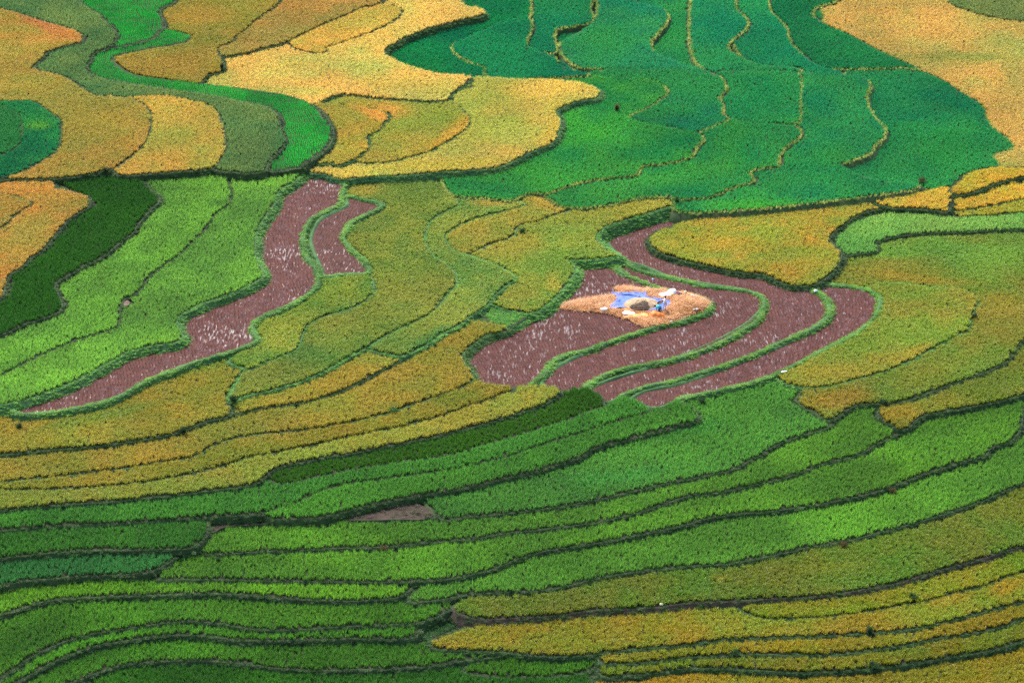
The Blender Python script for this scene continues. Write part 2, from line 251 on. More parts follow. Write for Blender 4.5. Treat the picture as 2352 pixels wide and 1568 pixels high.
W1b|ripe|0.62|0.16|140,145,62|163,143,62|2.5|short golden rice strip tapering at both ends above the long golden-orange field|b1 1540,1252 1700,1227 1900,1192 2100,1160 2250,1112 2351,1072 b2 0,1092 150,1030 300,950 445,868 300,780 0,860 b1 2200,900 1900,1030 1600,1100 1540,1180
V2|ripe|0.55|0.2|112,150,72|150,160,72|2.5|narrow S-shaped yellow-green rice strip in the centre|a2 1262,1362 1150,1402 950,1452 800,1512 725,1562 b2 712,60 760,140 900,200 1080,262 1190,340 1130,388 1060,450 1000,520 900,590 830,640 700,712 600,782 500,832 440,862 350,850 200,800 300,680 600,500 750,350 600,200 550,50 a2 600,1450 750,1340 740,1280 820,1300 1000,1322 1180,1335
W1|ripe|0.62|0.2|134,143,60|156,141,60|2.5|golden rice field along the lower edge of the long brown stubble strip|b1 -250,1560 0,1522 300,1492 600,1467 900,1430 1200,1372 1400,1292 1560,1250 1540,1170 1600,1060 1660,965 1560,890 1300,930 1000,1040 700,1180 300,1260 0,1240 -250,1240
V1|ripe|0.55|0.2|108,138,62|148,154,70|2.5|broad olive-green wavy field right of the smaller stubble paddy|a2 810,1365 700,1420 620,1480 582,1560 b2 570,30 580,105 640,190 735,255 790,320 788,385 730,450 660,540 560,612 400,682 290,742 200,802 100,850 0,905 b1 2351,878 2250,932 2100,1002 1900,1072 1650,1130 1560,1160 1600,1060 1660,960 1800,850 2000,750 2100,600 b2 200,480 200,300 60,120 a2 60,1500 300,1390 60,1320 100,1240 200,1205 500,1210 700,1235 745,1280 800,1330
V4|ripe|0.55|0.24|112,150,64|156,162,68|2.5|small yellow-green crescent field between the two stubble paddies and the wavy olive field|b1 1550,892 1640,940 1690,957 1750,922 1900,862 2010,802 2035,722 2080,652 2200,592 2351,546 b2 0,590 150,512 225,440 235,380 210,320 100,318 0,325 b1 2190,335 2120,400 2000,500 1700,620 1680,720 1700,800
B2|mud|0|0.2|100,70,50|124,86,64|2.5|small grey-brown stubble paddy beside the long brown strip|a2 50,1335 170,1355 290,1385 290,1400 190,1455 90,1505 50,1560 b2 35,80 85,170 185,260 205,325 100,335 0,340 b1 2200,350 2150,250 2100,100 a1 2150,1500 2351,1380
B1|mud|0|0.24|120,56,44|156,78,58|3|long winding brown stubble paddy with white water glints at left centre|a1 2060,1170 2340,1205 2325,1260 2295,1380 2200,1430 2100,1490 2060,1560 b1 2045,60 2045,150 2065,225 2125,285 2150,350 2135,425 2040,500 1900,570 1740,640 1700,700 1735,780 1690,810 1540,865 1340,925 1140,995 990,1055 890,1115 740,1185 540,1235 300,1272 120,1275 60,1230 300,1150 700,960 1000,850 1180,780 1150,650 1300,580 1700,400 1700,200 1700,50 a1 1750,1520 1840,1350 1950,1220
Yc|ripe|0.6|0.16|155,167,66|189,161,66|2|bright yellow lens-shaped rice field enclosed by the winding brown channel|a3 430,1440 700,1420 1000,1390 1300,1365 1440,1378 1300,1405 1200,1450 1110,1515 1050,1565 b3 1030,75 1050,115 1112,172 1095,240 1025,320 925,382 790,385 700,360 620,315 450,300 300,272 100,228 0,200 b2 2351,225 2200,175 2140,135 2105,90 2140,45 2220,5 a2 2250,1540 a3 -10,1510 100,1480 250,1455
S4|ripe|0.55|0.16|175,174,62|201,170,62|2|lowest thin yellow strip at the right edge above the light green rice|a3 1885,1442 2000,1440 2100,1440 2351,1418 2500,1400 2500,1300 2351,1310 2100,1360 1900,1400
S2|ripe|0.55|0.2|197,180,66|227,176,66|2|middle golden strip of three at the right edge|a3 1845,1405 1950,1400 2100,1378 2351,1330 2500,1290 2500,1160 2351,1170 2100,1240 1880,1290 1840,1330
RY|ripe|0.55|0.16|191,178,92|223,174,92|4|huge pale golden rice field filling the top right corner|a3 900,-100 2500,-100 2500,1150 2100,1150 2050,1000 2000,750 1500,500 1200,300 850,100
RO|ripe|0.55|0.12|106,134,74|140,150,84|3|olive-green rice corner beyond the pale golden field at top right|a3 1830,-60 1850,5 1950,55 2100,100 2250,125 2351,135 2500,150 2500,-150
K0|rice|0.5|0.16|29,126,79|61,148,75|5|easternmost dark teal-green rice field, touching the pale golden field on the right|a3 1720,1270 1860,1260 1950,1170 2050,1130 2190,1110 2140,1040 2280,985 2250,940 2120,830 2060,700 1900,600 1830,550 1690,480 1650,465 1500,440 1100,440 850,-90 400,-100 a2 900,-100 500,300 900,450 1500,480 a3 300,700 800,1000 1000,1150 1640,1250
WS|water|0|0.04|200,205,90|220,220,130|1|thin pale yellowish strip of wet ground below the dark green triangular field|a3 1140,474 1300,480 1450,476 1600,472 1645,467 1600,458 1400,452 1200,458
S1|ripe|0.55|0.16|205,184,74|235,180,74|2|short golden wedge of rice with ragged top at the end of the teal fields' bank|a3 1350,1350 1450,1382 1600,1390 1750,1400 1840,1408 1850,1340 1870,1280 1840,1255 1700,1280 1500,1320
S3|ripe|0.55|0.2|193,180,64|223,176,64|2|upper golden strip at the right edge just below the pale golden field|a3 1860,1280 1920,1298 2000,1285 2100,1245 2200,1210 2351,1180 2500,1150 2500,1080 2351,1120 2150,1120 2050,1140 1960,1170 1920,1210
K9|rice|0.5|0.2|29,116,73|45,134,75|5|dark green triangular field left of the pale golden field, with a pale bund below|a3 1150,455 1400,450 1560,445 1600,455 1640,460 1560,420 1400,345 1200,240 950,120 915,80 960,35 1100,-20 1150,-100 600,-100 600,60 740,180 800,350 950,440
K8|rice|0.5|0.144|25,130,89|49,144,85|5|teal rice strip at the top, second to the left of the pale golden field|a3 630,55 680,110 740,180 755,230 780,290 850,360 950,425 1100,470 1140,485 840,490 600,470 400,300 400,40 500,-100 620,-50
K1|rice|0.5|0.16|29,132,85|67,154,73|5|large teal-green field along the long bank, left of the easternmost field|a3 840,485 1100,490 1240,508 1285,525 1312,560 1285,640 1300,710 1350,790 1412,865 1400,920 1335,980 1315,1020 1200,1070 1100,1095 1075,1085 1250,1170 1450,1210 1650,1238 1600,1265 1300,1310 800,1370 450,1402 0,1398 a2 2330,1380 a3 0,1300 400,1150 600,1000 700,900 750,700 800,550
K7|rice|0.5|0.144|27,134,93|55,148,85|5|narrow teal field at the top centre with a winding yellowish right edge|a3 410,55 460,100 485,150 470,190 400,240 350,295 350,320 385,350 500,400 600,430 840,455 840,490 600,490 300,490 150,420 100,250 200,-100 350,-100
K2b|rice|0.5|0.144|31,132,81|57,148,77|5|squarish teal field with a straight upright bund along its right side|a3 830,488 845,560 840,650 838,750 835,815 700,822 500,815 350,795 250,700 250,520 300,470 500,470
K2|rice|0.5|0.16|33,136,77|75,156,67|5|teal-green field with a zigzag bund on its right side, below the squarish one|a3 350,792 500,815 700,830 815,842 838,870 830,920 745,980 690,1050 690,1105 600,1122 500,1150 520,1210 400,1245 330,1277 200,1320 0,1328 a2 2310,1320 2250,1315 2000,1330 1800,1375 1600,1390 1500,1370 1400,1300 1500,1220 1900,1160 2200,1060 a3 50,1020 120,900 200,850
K6|rice|0.5|0.144|33,138,91|65,154,81|5|pale teal field at top centre, right of the kinked bund|a2 2000,-20 2200,50 2225,95 2205,160 2150,220 2112,270 2118,325 2200,370 2351,435 a3 100,440 270,490 280,510 0,470 a2 2100,458 1850,455 1600,430 1500,300 1750,100 1700,-100 2200,-100
K3b|rice|0.5|0.144|27,128,85|63,148,71|5|teal field in the middle of the green expanse with a notched right edge|a2 1650,490 1850,455 2100,458 2351,462 a3 100,470 280,495 305,520 335,590 290,650 318,715 305,755 350,790 250,840 150,885 60,870 a2 2351,868 2200,840 2050,812 1955,782 1900,700 2000,560 1750,500
K3|rice|0.5|0.144|31,134,73|77,158,63|5|large bright teal-green field wrapping the tip of the central yellow field|a2 700,1190 760,1290 1000,1325 1180,1338 1250,1300 1330,1290 1400,1295 1550,1242 1650,1215 1850,1185 2025,1160 2045,1115 2200,1095 2351,1062 a3 0,1080 100,1050 135,990 182,925 150,890 60,868 a2 2351,866 2200,840 2050,812 1955,782 2050,732 2180,662 2222,600 2180,550 2080,520 1900,512 1700,492 1600,460 1470,400 1200,480 1300,600 1350,800 1300,950 1000,1050 700,1100
K11|rice|0.5|0.144|31,132,87|49,146,85|5|small teal field at the top with a stepped kinked bund|a2 1725,100 1720,130 1600,165 1470,190 1455,240 1475,335 1400,345 1330,325 1265,285 1300,200 1280,85 1200,-100 1800,-100 1700,60
K12|rice|0.5|0.32|21,110,73|37,130,71|5|dark teal crescent of rice right beside the bright yellow field's curved edge|a2 740,-100 600,100 350,330 400,400 500,445 700,490 900,520 1200,530 1600,480 1500,400 1200,300 1300,60 1100,-100
K10|rice|0.5|.25|27,128,85|43,140,81|5|oval teal field enclosed by a curved yellowish bund at top centre|a2 1280,85 1305,150 1300,200 1270,280 1350,330 1460,372 1480,410 1600,465 1700,492 1500,510 1000,500 1000,450 900,412 800,355 770,310 790,280 900,228 1000,185 1100,142 1270,92
P4|rice|0.58|0.56|92,144,63|118,174,69|3|bright green rice terrace directly above the long brown strip's grassy bank|a1 1500,1125 1790,1130 2015,1125 2030,1150 2000,1190 1930,1240 1860,1290 1850,1350 1820,1400 1760,1480 1725,1560 b1 1725,60 1715,130 1725,220 1765,280 1765,320 1650,398 1500,460 1330,520 1220,580 1185,630 1200,680 1230,720 1215,755 1000,795 850,838 700,918 500,1030 300,1110 150,1160 0,1188 -250,1230 -250,1000 0,950 300,800 700,650 750,500 1100,200 a1 1300,1568 1500,1350
P3|rice|0.58|0.24|91,142,61|115,172,67|3|bright green rice terrace between the dark green one and the bank-side one|a1 980,1180 1200,1150 1500,1125 1530,1200 1552,1290 1540,1360 1450,1430 1400,1500 1350,1565 b1 1310,72 1220,170 1120,240 990,340 950,400 890,460 830,475 805,540 800,610 795,655 700,698 500,758 350,820 200,890 0,988 -250,1100 -250,750 0,690 300,560 300,400 600,200 850,0 a1 1000,1350 900,1210
BP|soil|0|0.04|170,130,115|190,150,130|1|small pinkish bare soil spot on the bund between the two bright green terraces|b1 832,540 842,515 860,505 878,518 872,538 850,544
P2|rice|0.58|0.32|43,85,36|53,98,40|3|deep dark green rice terrace at left beside the orange field|a1 370,1200 700,1185 930,1195 1000,1260 1070,1330 1000,1400 930,1490 880,1565 b1 820,80 700,180 550,260 430,330 362,380 380,440 410,510 385,565 300,600 150,648 0,715 -250,820 -250,500 0,420 100,200 300,50 a1 500,1400 550,1320
P1|ripe|0.58|0.24|171,152,72|199,148,72|2.5|orange-gold rice field at the left edge with a rounded right tip|a1 -250,1185 320,1185 370,1250 500,1290 590,1320 602,1370 560,1400 450,1470 400,1530 b1 400,0 340,82 280,150 200,200 130,270 60,312 30,380 0,470 -250,600
P1b|ripe|0.58|0.16|167,149,72|195,147,72|2.5|small triangular orange rice plot on the left edge inside the orange-gold field|a1 210,1360 100,1430 0,1520 -250,1650 -250,1300 0,1300 150,1330
N1|ripe|0.58|0.36|184,188,86|214,184,86|4.5|central golden field with a pointed right lobe over a tall grassy bank|a2 900,512 1200,525 1500,530 1680,560 1762,600 1750,640 1640,662 1550,692 1470,742 1500,800 1482,890 1440,950 1300,1010 1180,1070 1080,1112 900,1132 700,1142 500,1162 200,1178 0,1190 a1 2351,1190 2200,1160 2095,1145 2095,1110 2300,1090 a2 100,1050 600,990 830,850 700,650 800,570
N2|ripe|0.58|0.24|158,167,72|184,163,72|4|greenish-gold field with an orange right rim, left of the central golden field|a2 905,568 780,608 738,640 800,700 882,780 870,840 800,900 700,960 620,1010 500,1042 350,1076 150,1082 100,1060 180,900 280,760 a1 2200,700 a2 0,600 500,560
N3|ripe|0.58|0.24|166,162,70|193,158,70|3|small amber field next to the bright green ribbon's outer bend|a2 335,765 310,820 270,870 190,915 212,960 170,1022 100,1062 0,1100 a1 2250,1085 2150,1090 2085,1080 2180,960 2180,800 2100,700 a2 0,690 150,690
N4|ripe|0.58|0.12|208,200,98|242,196,98|4|brightest yellow rice field, sweeping to the top centre|a2 900,512 700,490 500,442 400,402 308,332 400,268 550,198 700,154 850,115 992,80 980,50 850,20 740,-30 700,-120 200,-50 a1 1900,260 1500,340 1450,400 1300,540 1360,570 1700,620 1950,660 2080,700 a2 0,625 300,650 740,655 760,620
N5|ripe|0.58|0.16|206,190,86|238,186,86|3|bright yellow terrace set above a dark curved bank inside the brightest yellow field|a2 425,75 370,130 250,192 100,250 0,282 a1 2280,280 2200,312 2190,345 2100,340 1950,280 2300,100 a2 150,50 350,20
N6|ripe|0.58|0.24|166,149,76|190,147,76|3|brownish-gold rice strip at the top, just left of the brightest yellow field|a1 1462,318 1500,362 1650,347 1750,317 1900,282 2050,212 2200,142 2351,82 a2 150,40 300,-5 400,-100 a1 1950,-100 1700,60 1550,200 1450,290
N7|ripe|0.58|0.2|153,146,66|177,144,66|3.5|large brownish-olive field at top, right of the bright green ribbon|a1 1890,-10 1750,100 1650,190 1590,230 1570,265 1500,292 1465,312 1480,360 1505,420 1492,468 1400,490 1350,548 1100,530 900,500 750,430 700,350 900,300 1000,200 1000,50 1100,-100 1950,-100
BG2|young|.5|0.16|49,135,61|63,164,67|4|bright emerald S-shaped ribbon of young rice|a1 1290,240 1270,265 1000,322 830,357 762,380 790,432 900,492 1100,525 1350,555 1700,600 1950,640 2110,700 2190,770 2242,890 2200,985 2120,1050 2065,1085 2000,1118 1790,1132 1750,1050 1850,930 1800,800 1600,720 1000,620 650,560 500,430 550,330 700,280 1050,200 1110,190
BG1|young|.5|0.2|48,133,61|60,161,67|4|emerald young rice field at the top edge above the ribbon|a1 1185,-10 1080,50 1070,80 1112,160 1110,185 1060,210 1050,240 960,270 850,295 720,315 650,300 700,200 500,30 400,-100 1200,-100
GG|rice|0.6|0.2|82,126,74|116,140,78|3.5|grey-green ribbon field running beside the emerald ribbon|a1 515,-20 640,70 720,140 782,210 772,260 720,312 620,350 600,400 575,430 590,475 700,520 850,550 1100,590 1400,630 1650,680 1800,710 1870,770 1892,860 1920,930 1890,990 1800,1080 1785,1132 1500,1135 1400,1100 1450,900 1380,760 1000,680 600,650 350,530 150,440 300,250 0,100 -250,20 -250,-120 400,-120
OY2|ripe|0.58|0.16|177,170,78|205,166,78|3.5|golden oval rice field on the left inside the grey-green ribbon's bend|a1 700,640 900,645 1050,638 1250,660 1430,712 1480,780 1505,870 1515,1000 1470,1085 1440,1115 1200,1140 1000,1155 850,1165 780,1150 800,1050 900,900 850,700
OY1|ripe|0.58|0.16|160,153,72|186,149,72|3.5|brownish-gold field along the left edge reaching round the dark green lens|a1 -250,20 0,50 250,125 480,190 550,232 545,268 430,295 320,337 270,390 218,442 400,500 500,550 600,620 700,645 850,650 960,690 1000,740 1015,830 990,920 930,1000 850,1062 780,1115 600,1155 400,1185 100,1190 -250,1190
LG|rice|0.5|0.2|32,112,70|62,138,70|3|dark green lens-shaped rice plot cut by the left edge|a1 -250,670 0,675 230,680 320,742 400,805 402,920 370,1012 300,1060 150,1140 0,1185 -250,1250
LG2|rice|0.5|0.12|44,122,66|62,134,68|3|green inner plot at the left edge within the dark green lens|a1 -250,690 100,740 145,860 105,985 -250,1100
"""
# ------------------------------------------------------------------ helpers
def srgb(c, gain=1.0):
    c = np.asarray(c, float)/255
    return np.clip(np.where(c <= .04045, c/12.92, ((c+.055)/1.055)**2.4)*gain, 0, .9)
def ground_pt(X, Y, z):
    nx = (X-1250)/1250*TH; ny = (833.5-Y)/1250*TH
    cp, sp = math.cos(PITCH), math.sin(PITCH)
    dx = nx; dy = cp+ny*sp; dz = -sp+ny*cp
    t = (z-CAMZ)/dz
    return np.stack([dx*t, dy*t], -1)
def to_px(x, y, z):
    cp, sp = math.cos(PITCH), math.sin(PITCH)
    zz = z-CAMZ; d = y*cp-zz*sp; u = y*sp+zz*cp
    return 1250+1250*(x/d)/TH, 833.5-1250*(u/d)/TH
def hash2(i, j, s):
    n = (i*374761393+j*668265263+s*974711) & 0x7fffffff
    n = ((n ^ (n >> 13))*1274126177) & 0x7fffffff
    return ((n ^ (n >> 16)) & 0xffff)/65535.0
def vnoise(x, y, scale, seed=0):
    x = np.asarray(x)/scale; y = np.asarray(y)/scale
    i = np.floor(x).astype(np.int64); j = np.floor(y).astype(np.int64)
    fx = x-i; fy = y-j; fx = fx*fx*(3-2*fx); fy = fy*fy*(3-2*fy)
    a = hash2(i, j, seed)*(1-fx)+hash2(i+1, j, seed)*fx
    b = hash2(i, j+1, seed)*(1-fx)+hash2(i+1, j+1, seed)*fx
    return a*(1-fy)+b*fy
def obj(name, verts, faces, mat, parent=None, smooth=False):
    me = bpy.data.meshes.new(name); me.from_pydata([tuple(v) for v in verts], [], [tuple(f) for f in faces])
    if mat: me.materials.append(mat)
    if smooth: me.polygons.foreach_set('use_smooth', [True]*len(me.polygons))
    me.update()
    o = bpy.data.objects.new(name, me); COL.objects.link(o); o.parent = parent
    return o
def empty(name, loc=(0, 0, 0), rz=0):
    o = bpy.data.objects.new(name, None); COL.objects.link(o); o.location = loc; o.rotation_euler[2] = rz
    o.empty_display_size = .3
    return o
def tag(o, label, cat, group=None, kind=None):
    o['label'] = label; o['category'] = cat
    if group: o['group'] = group
    if kind: o['kind'] = kind
    return o

# ------------------------------------------------------------------ materials
def nodes(m):
    m.use_nodes = True; m.node_tree.nodes.clear(); return m.node_tree
def new(t, kind, **kw):
    n = t.nodes.new(kind)
    for k, v in kw.items(): setattr(n, k, v)
    return n
def leaf_material(name, trans=.35, gloss=.03, hue=.012):
    """colour of the plant comes with each instance (attribute tint); each blade varies a little (attribute v)"""
    m = bpy.data.materials.new(name); t = nodes(m)
    a = new(t, 'ShaderNodeAttribute', attribute_type='INSTANCER', attribute_name='tint')
    v = new(t, 'ShaderNodeAttribute', attribute_type='GEOMETRY', attribute_name='v')
    hs = new(t, 'ShaderNodeHueSaturation')
    mv = new(t, 'ShaderNodeMapRange'); mv.inputs[3].default_value = .76; mv.inputs[4].default_value = 1.26
    mh = new(t, 'ShaderNodeMapRange'); mh.inputs[3].default_value = .5-hue; mh.inputs[4].default_value = .5+hue
    mul = new(t, 'ShaderNodeMath', operation='MULTIPLY'); mul.inputs[1].default_value = 7.31
    fr = new(t, 'ShaderNodeMath', operation='FRACT')
    L = t.links.new
    L(v.outputs['Fac'], mv.inputs[0]); L(v.outputs['Fac'], mul.inputs[0]); L(mul.outputs[0], fr.inputs[0]); L(fr.outputs[0], mh.inputs[0])
    L(a.outputs['Color'], hs.inputs['Color']); L(mv.outputs[0], hs.inputs['Value']); L(mh.outputs[0], hs.inputs['Hue'])
    d = new(t, 'ShaderNodeBsdfDiffuse'); tr = new(t, 'ShaderNodeBsdfTranslucent'); mx = new(t, 'ShaderNodeMixShader'); mx.inputs[0].default_value = trans
    L(hs.outputs[0], d.inputs[0]); L(hs.outputs[0], tr.inputs[0]); L(d.outputs[0], mx.inputs[1]); L(tr.outputs[0], mx.inputs[2])
    g = new(t, 'ShaderNodeBsdfGlossy'); g.inputs['Roughness'].default_value = .45; g.inputs['Color'].default_value = (.9, .9, .9, 1)
    m2 = new(t, 'ShaderNodeMixShader'); m2.inputs[0].default_value = gloss
    L(mx.outputs[0], m2.inputs[1]); L(g.outputs[0], m2.inputs[2])
    out = new(t, 'ShaderNodeOutputMaterial'); L(m2.outputs[0], out.inputs[0])
    return m
def noise_material(name, ca, cb, scale=2.0, detail=6, rough=.9, bump=.3, cc=None, bscale=None):
    m = bpy.data.materials.new(name); t = nodes(m); L = t.links.new
    g = new(t, 'ShaderNodeNewGeometry')
    n = new(t, 'ShaderNodeTexNoise'); n.inputs['Scale'].default_value = scale; n.inputs['Detail'].default_value = detail; n.inputs['Roughness'].default_value = .65
    L(g.outputs['Position'], n.inputs['Vector'])
    r = new(t, 'ShaderNodeValToRGB'); e = r.color_ramp.elements
    e[0].position = .35; e[0].color = (*ca, 1); e[1].position = .65; e[1].color = (*cb, 1)
    if cc: x = r.color_ramp.elements.new(.52); x.color = (*cc, 1)
    L(n.outputs['Fac'], r.inputs[0])
    p = new(t, 'ShaderNodeBsdfPrincipled'); p.inputs['Roughness'].default_value = rough
    p.inputs['Specular IOR Level'].default_value = .2
    L(r.outputs[0], p.inputs['Base Color'])
    n2 = new(t, 'ShaderNodeTexNoise'); n2.inputs['Scale'].default_value = bscale or scale*6; n2.inputs['Detail'].default_value = 4
    L(g.outputs['Position'], n2.inputs['Vector'])
    b = new(t, 'ShaderNodeBump'); b.inputs['Strength'].default_value = bump; b.inputs['Distance'].default_value = .08
    L(n2.outputs['Fac'], b.inputs['Height']); L(b.outputs[0], p.inputs['Normal'])
    out = new(t, 'ShaderNodeOutputMaterial'); L(p.outputs[0], out.inputs[0])
    return m
def mud_material():
    m = bpy.data.materials.new('wet stubble mud'); t = nodes(m); L = t.links.new
    g = new(t, 'ShaderNodeNewGeometry')
    n = new(t, 'ShaderNodeTexNoise'); n.inputs['Scale'].default_value = 1.1; n.inputs['Detail'].default_value = 7; n.inputs['Roughness'].default_value = .7
    L(g.outputs['Position'], n.inputs['Vector'])
    r = new(t, 'ShaderNodeValToRGB'); e = r.color_ramp.elements
    e[0].position = .3; e[0].color = (.04, .012, .01, 1); e[1].position = .7; e[1].color = (.1, .034, .026, 1)
    L(n.outputs['Fac'], r.inputs[0])
    mud = new(t, 'ShaderNodeBsdfPrincipled'); mud.inputs['Roughness'].default_value = .8; mud.inputs['Specular IOR Level'].default_value = .15
    L(r.outputs[0], mud.inputs['Base Color'])
    # standing water in the low places, broken up between the rows
    big = new(t, 'ShaderNodeTexNoise'); big.inputs['Scale'].default_value = .16; big.inputs['Detail'].default_value = 3
    L(g.outputs['Position'], big.inputs['Vector'])
    mp = new(t, 'ShaderNodeMapping'); mp.inputs['Scale'].default_value = (5.0, .9, 1)
    L(g.outputs['Position'], mp.inputs['Vector'])
    fine = new(t, 'ShaderNodeTexNoise'); fine.inputs['Scale'].default_value = 1.0; fine.inputs['Detail'].default_value = 4
    L(mp.outputs[0], fine.inputs['Vector'])
    ad = new(t, 'ShaderNodeMath', operation='MULTIPLY_ADD'); ad.inputs[1].default_value = .45
    L(big.outputs['Fac'], ad.inputs[0]); L(fine.outputs['Fac'], ad.inputs[2])
    w = new(t, 'ShaderNodeMapRange'); w.inputs[1].default_value = .84; w.inputs[2].default_value = .93
    L(ad.outputs[0], w.inputs[0])
    water = new(t, 'ShaderNodeBsdfPrincipled'); water.inputs['Base Color'].default_value = (.1, .07, .065, 1)
    water.inputs['Roughness'].default_value = .22; water.inputs['IOR'].default_value = 1.45; water.inputs['Specular IOR Level'].default_value = 1.0
    b = new(t, 'ShaderNodeBump'); b.inputs['Strength'].default_value = .5; b.inputs['Distance'].default_value = .1
    L(fine.outputs['Fac'], b.inputs['Height']); L(b.outputs[0], mud.inputs['Normal'])
    nw = new(t, 'ShaderNodeTexNoise'); nw.inputs['Scale'].default_value = 7; L(g.outputs['Position'], nw.inputs['Vector'])
    b2 = new(t, 'ShaderNodeBump'); b2.inputs['Strength'].default_value = .5; b2.inputs['Distance'].default_value = .05
    L(nw.outputs['Fac'], b2.inputs['Height']); L(b2.outputs[0], water.inputs['Normal'])
    mx = new(t, 'ShaderNodeMixShader'); L(w.outputs[0], mx.inputs[0]); L(mud.outputs[0], mx.inputs[1]); L(water.outputs[0], mx.inputs[2])
    out = new(t, 'ShaderNodeOutputMaterial'); L(mx.outputs[0], out.inputs[0])
    return m
def plain(name, c, rough=.8, trans=0, spec=.3, var=.12, scale=6):
    c = tuple(c); m = noise_material(name, tuple(x*(1-var) for x in c), tuple(min(1, x*(1+var)) for x in c), scale, 3, rough, .15)
    return m

M_RICE = leaf_material('rice blades'); M_RIPE = leaf_material('ripe rice blades', hue=.02); M_GRASS = leaf_material('bank grass', .3, .02); M_STRAW = leaf_material('straw stalks', .15, .04)
M_SOIL = noise_material('paddy soil', (.018, .026, .012), (.04, .042, .02), 1.5)
M_BANK = noise_material('grassy earth bank', (.018, .04, .014), (.045, .06, .022), .9, cc=(.03, .06, .018))
M_TURF = noise_material('green turf bank', (.03, .09, .03), (.07, .15, .05), 1.1, bump=.8)
M_EARTH = noise_material('bare brown earth', (.025, .02, .013), (.06, .042, .03), 1.3)
M_GROUND = noise_material('valley ground', (.03, .06, .018), (.06, .085, .03), .3)
M_MUD = mud_material()
M_PINK = noise_material('pale dry soil', (.09, .06, .045), (.17, .11, .085), 2)
M_WATER = noise_material('pale water and light grass', (.42, .46, .12), (.62, .62, .3), 1.2, rough=.3)

# ------------------------------------------------------------------ plant clumps that get scattered
def clump_collection(name, meshes, mat):
    c = bpy.data.collections.new(name)
    for k, (V, Fc, val) in enumerate(meshes):
        me = bpy.data.meshes.new(name); me.from_pydata(V, [], Fc); me.materials.append(mat)
        at = me.attributes.new('v', 'FLOAT', 'POINT'); at.data.foreach_set('value', val)
        me.update(); o = bpy.data.objects.new('%s_%02d' % (name, k), me); c.objects.link(o)
    return c
def blade(V, Fc, val, x, y, ang, h, lean, w, droop=0.0, z0=0.0, seg=2):
    v = random.random(); b = len(V); dx, dy = math.cos(ang), math.sin(ang); px_, py_ = -dy, dx
    for s in range(seg+1):
        f = s/seg; r = lean*f**1.5+.02*f; z = h*(f-droop*f**3); ww = w*(1-.55*f)/2
        if s == seg and seg > 1:
            V.append((x+dx*r, y+dy*r, z0+z)); val.append(v)
        else:
            V.append((x+dx*r-px_*ww, y+dy*r-py_*ww, z0+z)); V.append((x+dx*r+px_*ww, y+dy*r+py_*ww, z0+z)); val += [v, v]
    for s in range(seg-1): Fc.append((b+2*s, b+2*s+1, b+2*s+3, b+2*s+2))
    if seg > 1: Fc.append((b+2*seg-2, b+2*seg-1, b+2*seg))
    else: Fc.append((b, b+1, b+3, b+2))
def rice_clump(ripe, hills=5, nb=8, rad=.19):
    V, Fc, val = [], [], []
    for k in range(hills):
        r = rad*math.sqrt(random.random()); a = random.random()*6.283; x, y = r*math.cos(a), r*math.sin(a)
        hh = random.uniform(.82, 1.12)
        for j in range(nb):
            an = random.random()*6.283
            if ripe and j % 2:
                blade(V, Fc, val, x, y, an, hh*random.uniform(.85, 1.05), random.uniform(.12, .3), .05, random.uniform(.25, .5), seg=3)
            else:
                blade(V, Fc, val, x, y, an, hh*random.uniform(.7, 1.1), random.uniform(.06, .24), .034, random.uniform(0, .25))
    return V, Fc, val
def young_clump():
    V, Fc, val = [], [], []
    for ix in range(2):
        for iy in range(3):
            x, y = (ix-.5)*.24+random.uniform(-.02, .02), (iy-1)*.16+random.uniform(-.03, .03)
            for j in range(9):
                blade(V, Fc, val, x, y, random.random()*6.283, random.uniform(.75, 1.1), random.uniform(.05, .16), .03, .1)
    return V, Fc, val
def grass_clump(n=46, rad=.24):
    V, Fc, val = [], [], []
    for j in range(n):
        r = rad*math.sqrt(random.random()); a = random.random()*6.283
        blade(V, Fc, val, r*math.cos(a), r*math.sin(a), random.random()*6.283, random.uniform(.5, 1.1), random.uniform(.1, .35), .03, random.uniform(0, .4))
    return V, Fc, val
def stubble_clump():
    V, Fc, val = [], [], []
    for ix in range(1):
        for iy in range(3):
            x, y = random.uniform(-.02, .02), (iy-1)*.16+random.uniform(-.03, .03)
            h0 = random.uniform(.6, 1.2)
            for j in range(5):
                a = random.random()*6.283
                blade(V, Fc, val, x+.03*math.cos(a), y+.03*math.sin(a), a, h0*random.uniform(.6, 1.1), random.uniform(.01, .09), .024, 0, seg=1)
    return V, Fc, val
def straw_clump():
    V, Fc, val = [], [], []
    for j in range(40):
        x, y = random.gauss(0, .16), random.gauss(0, .12); a = random.gauss(0, .5)+(math.pi if random.random() < .5 else 0)
        blade(V, Fc, val, x, y, a, random.uniform(.02, .1), random.uniform(.3, .7), .022, random.uniform(-.3, .8), z0=random.uniform(.01, .08))
    return V, Fc, val
C_RICE = clump_collection('rice_clump', [rice_clump(False) for _ in range(6)], M_RICE)
C_RIPE = clump_collection('ripe_clump', [rice_clump(True) for _ in range(6)], M_RIPE)
C_YOUNG = clump_collection('young_clump', [young_clump() for _ in range(4)], M_RICE)
C_GRASS = clump_collection('grass_clump', [grass_clump() for _ in range(5)], M_GRASS)
C_STUB = clump_collection('stubble_clump', [stubble_clump() for _ in range(6)], M_STRAW)
C_STRAW = clump_collection('straw_clump', [straw_clump() for _ in range(5)], M_STRAW)

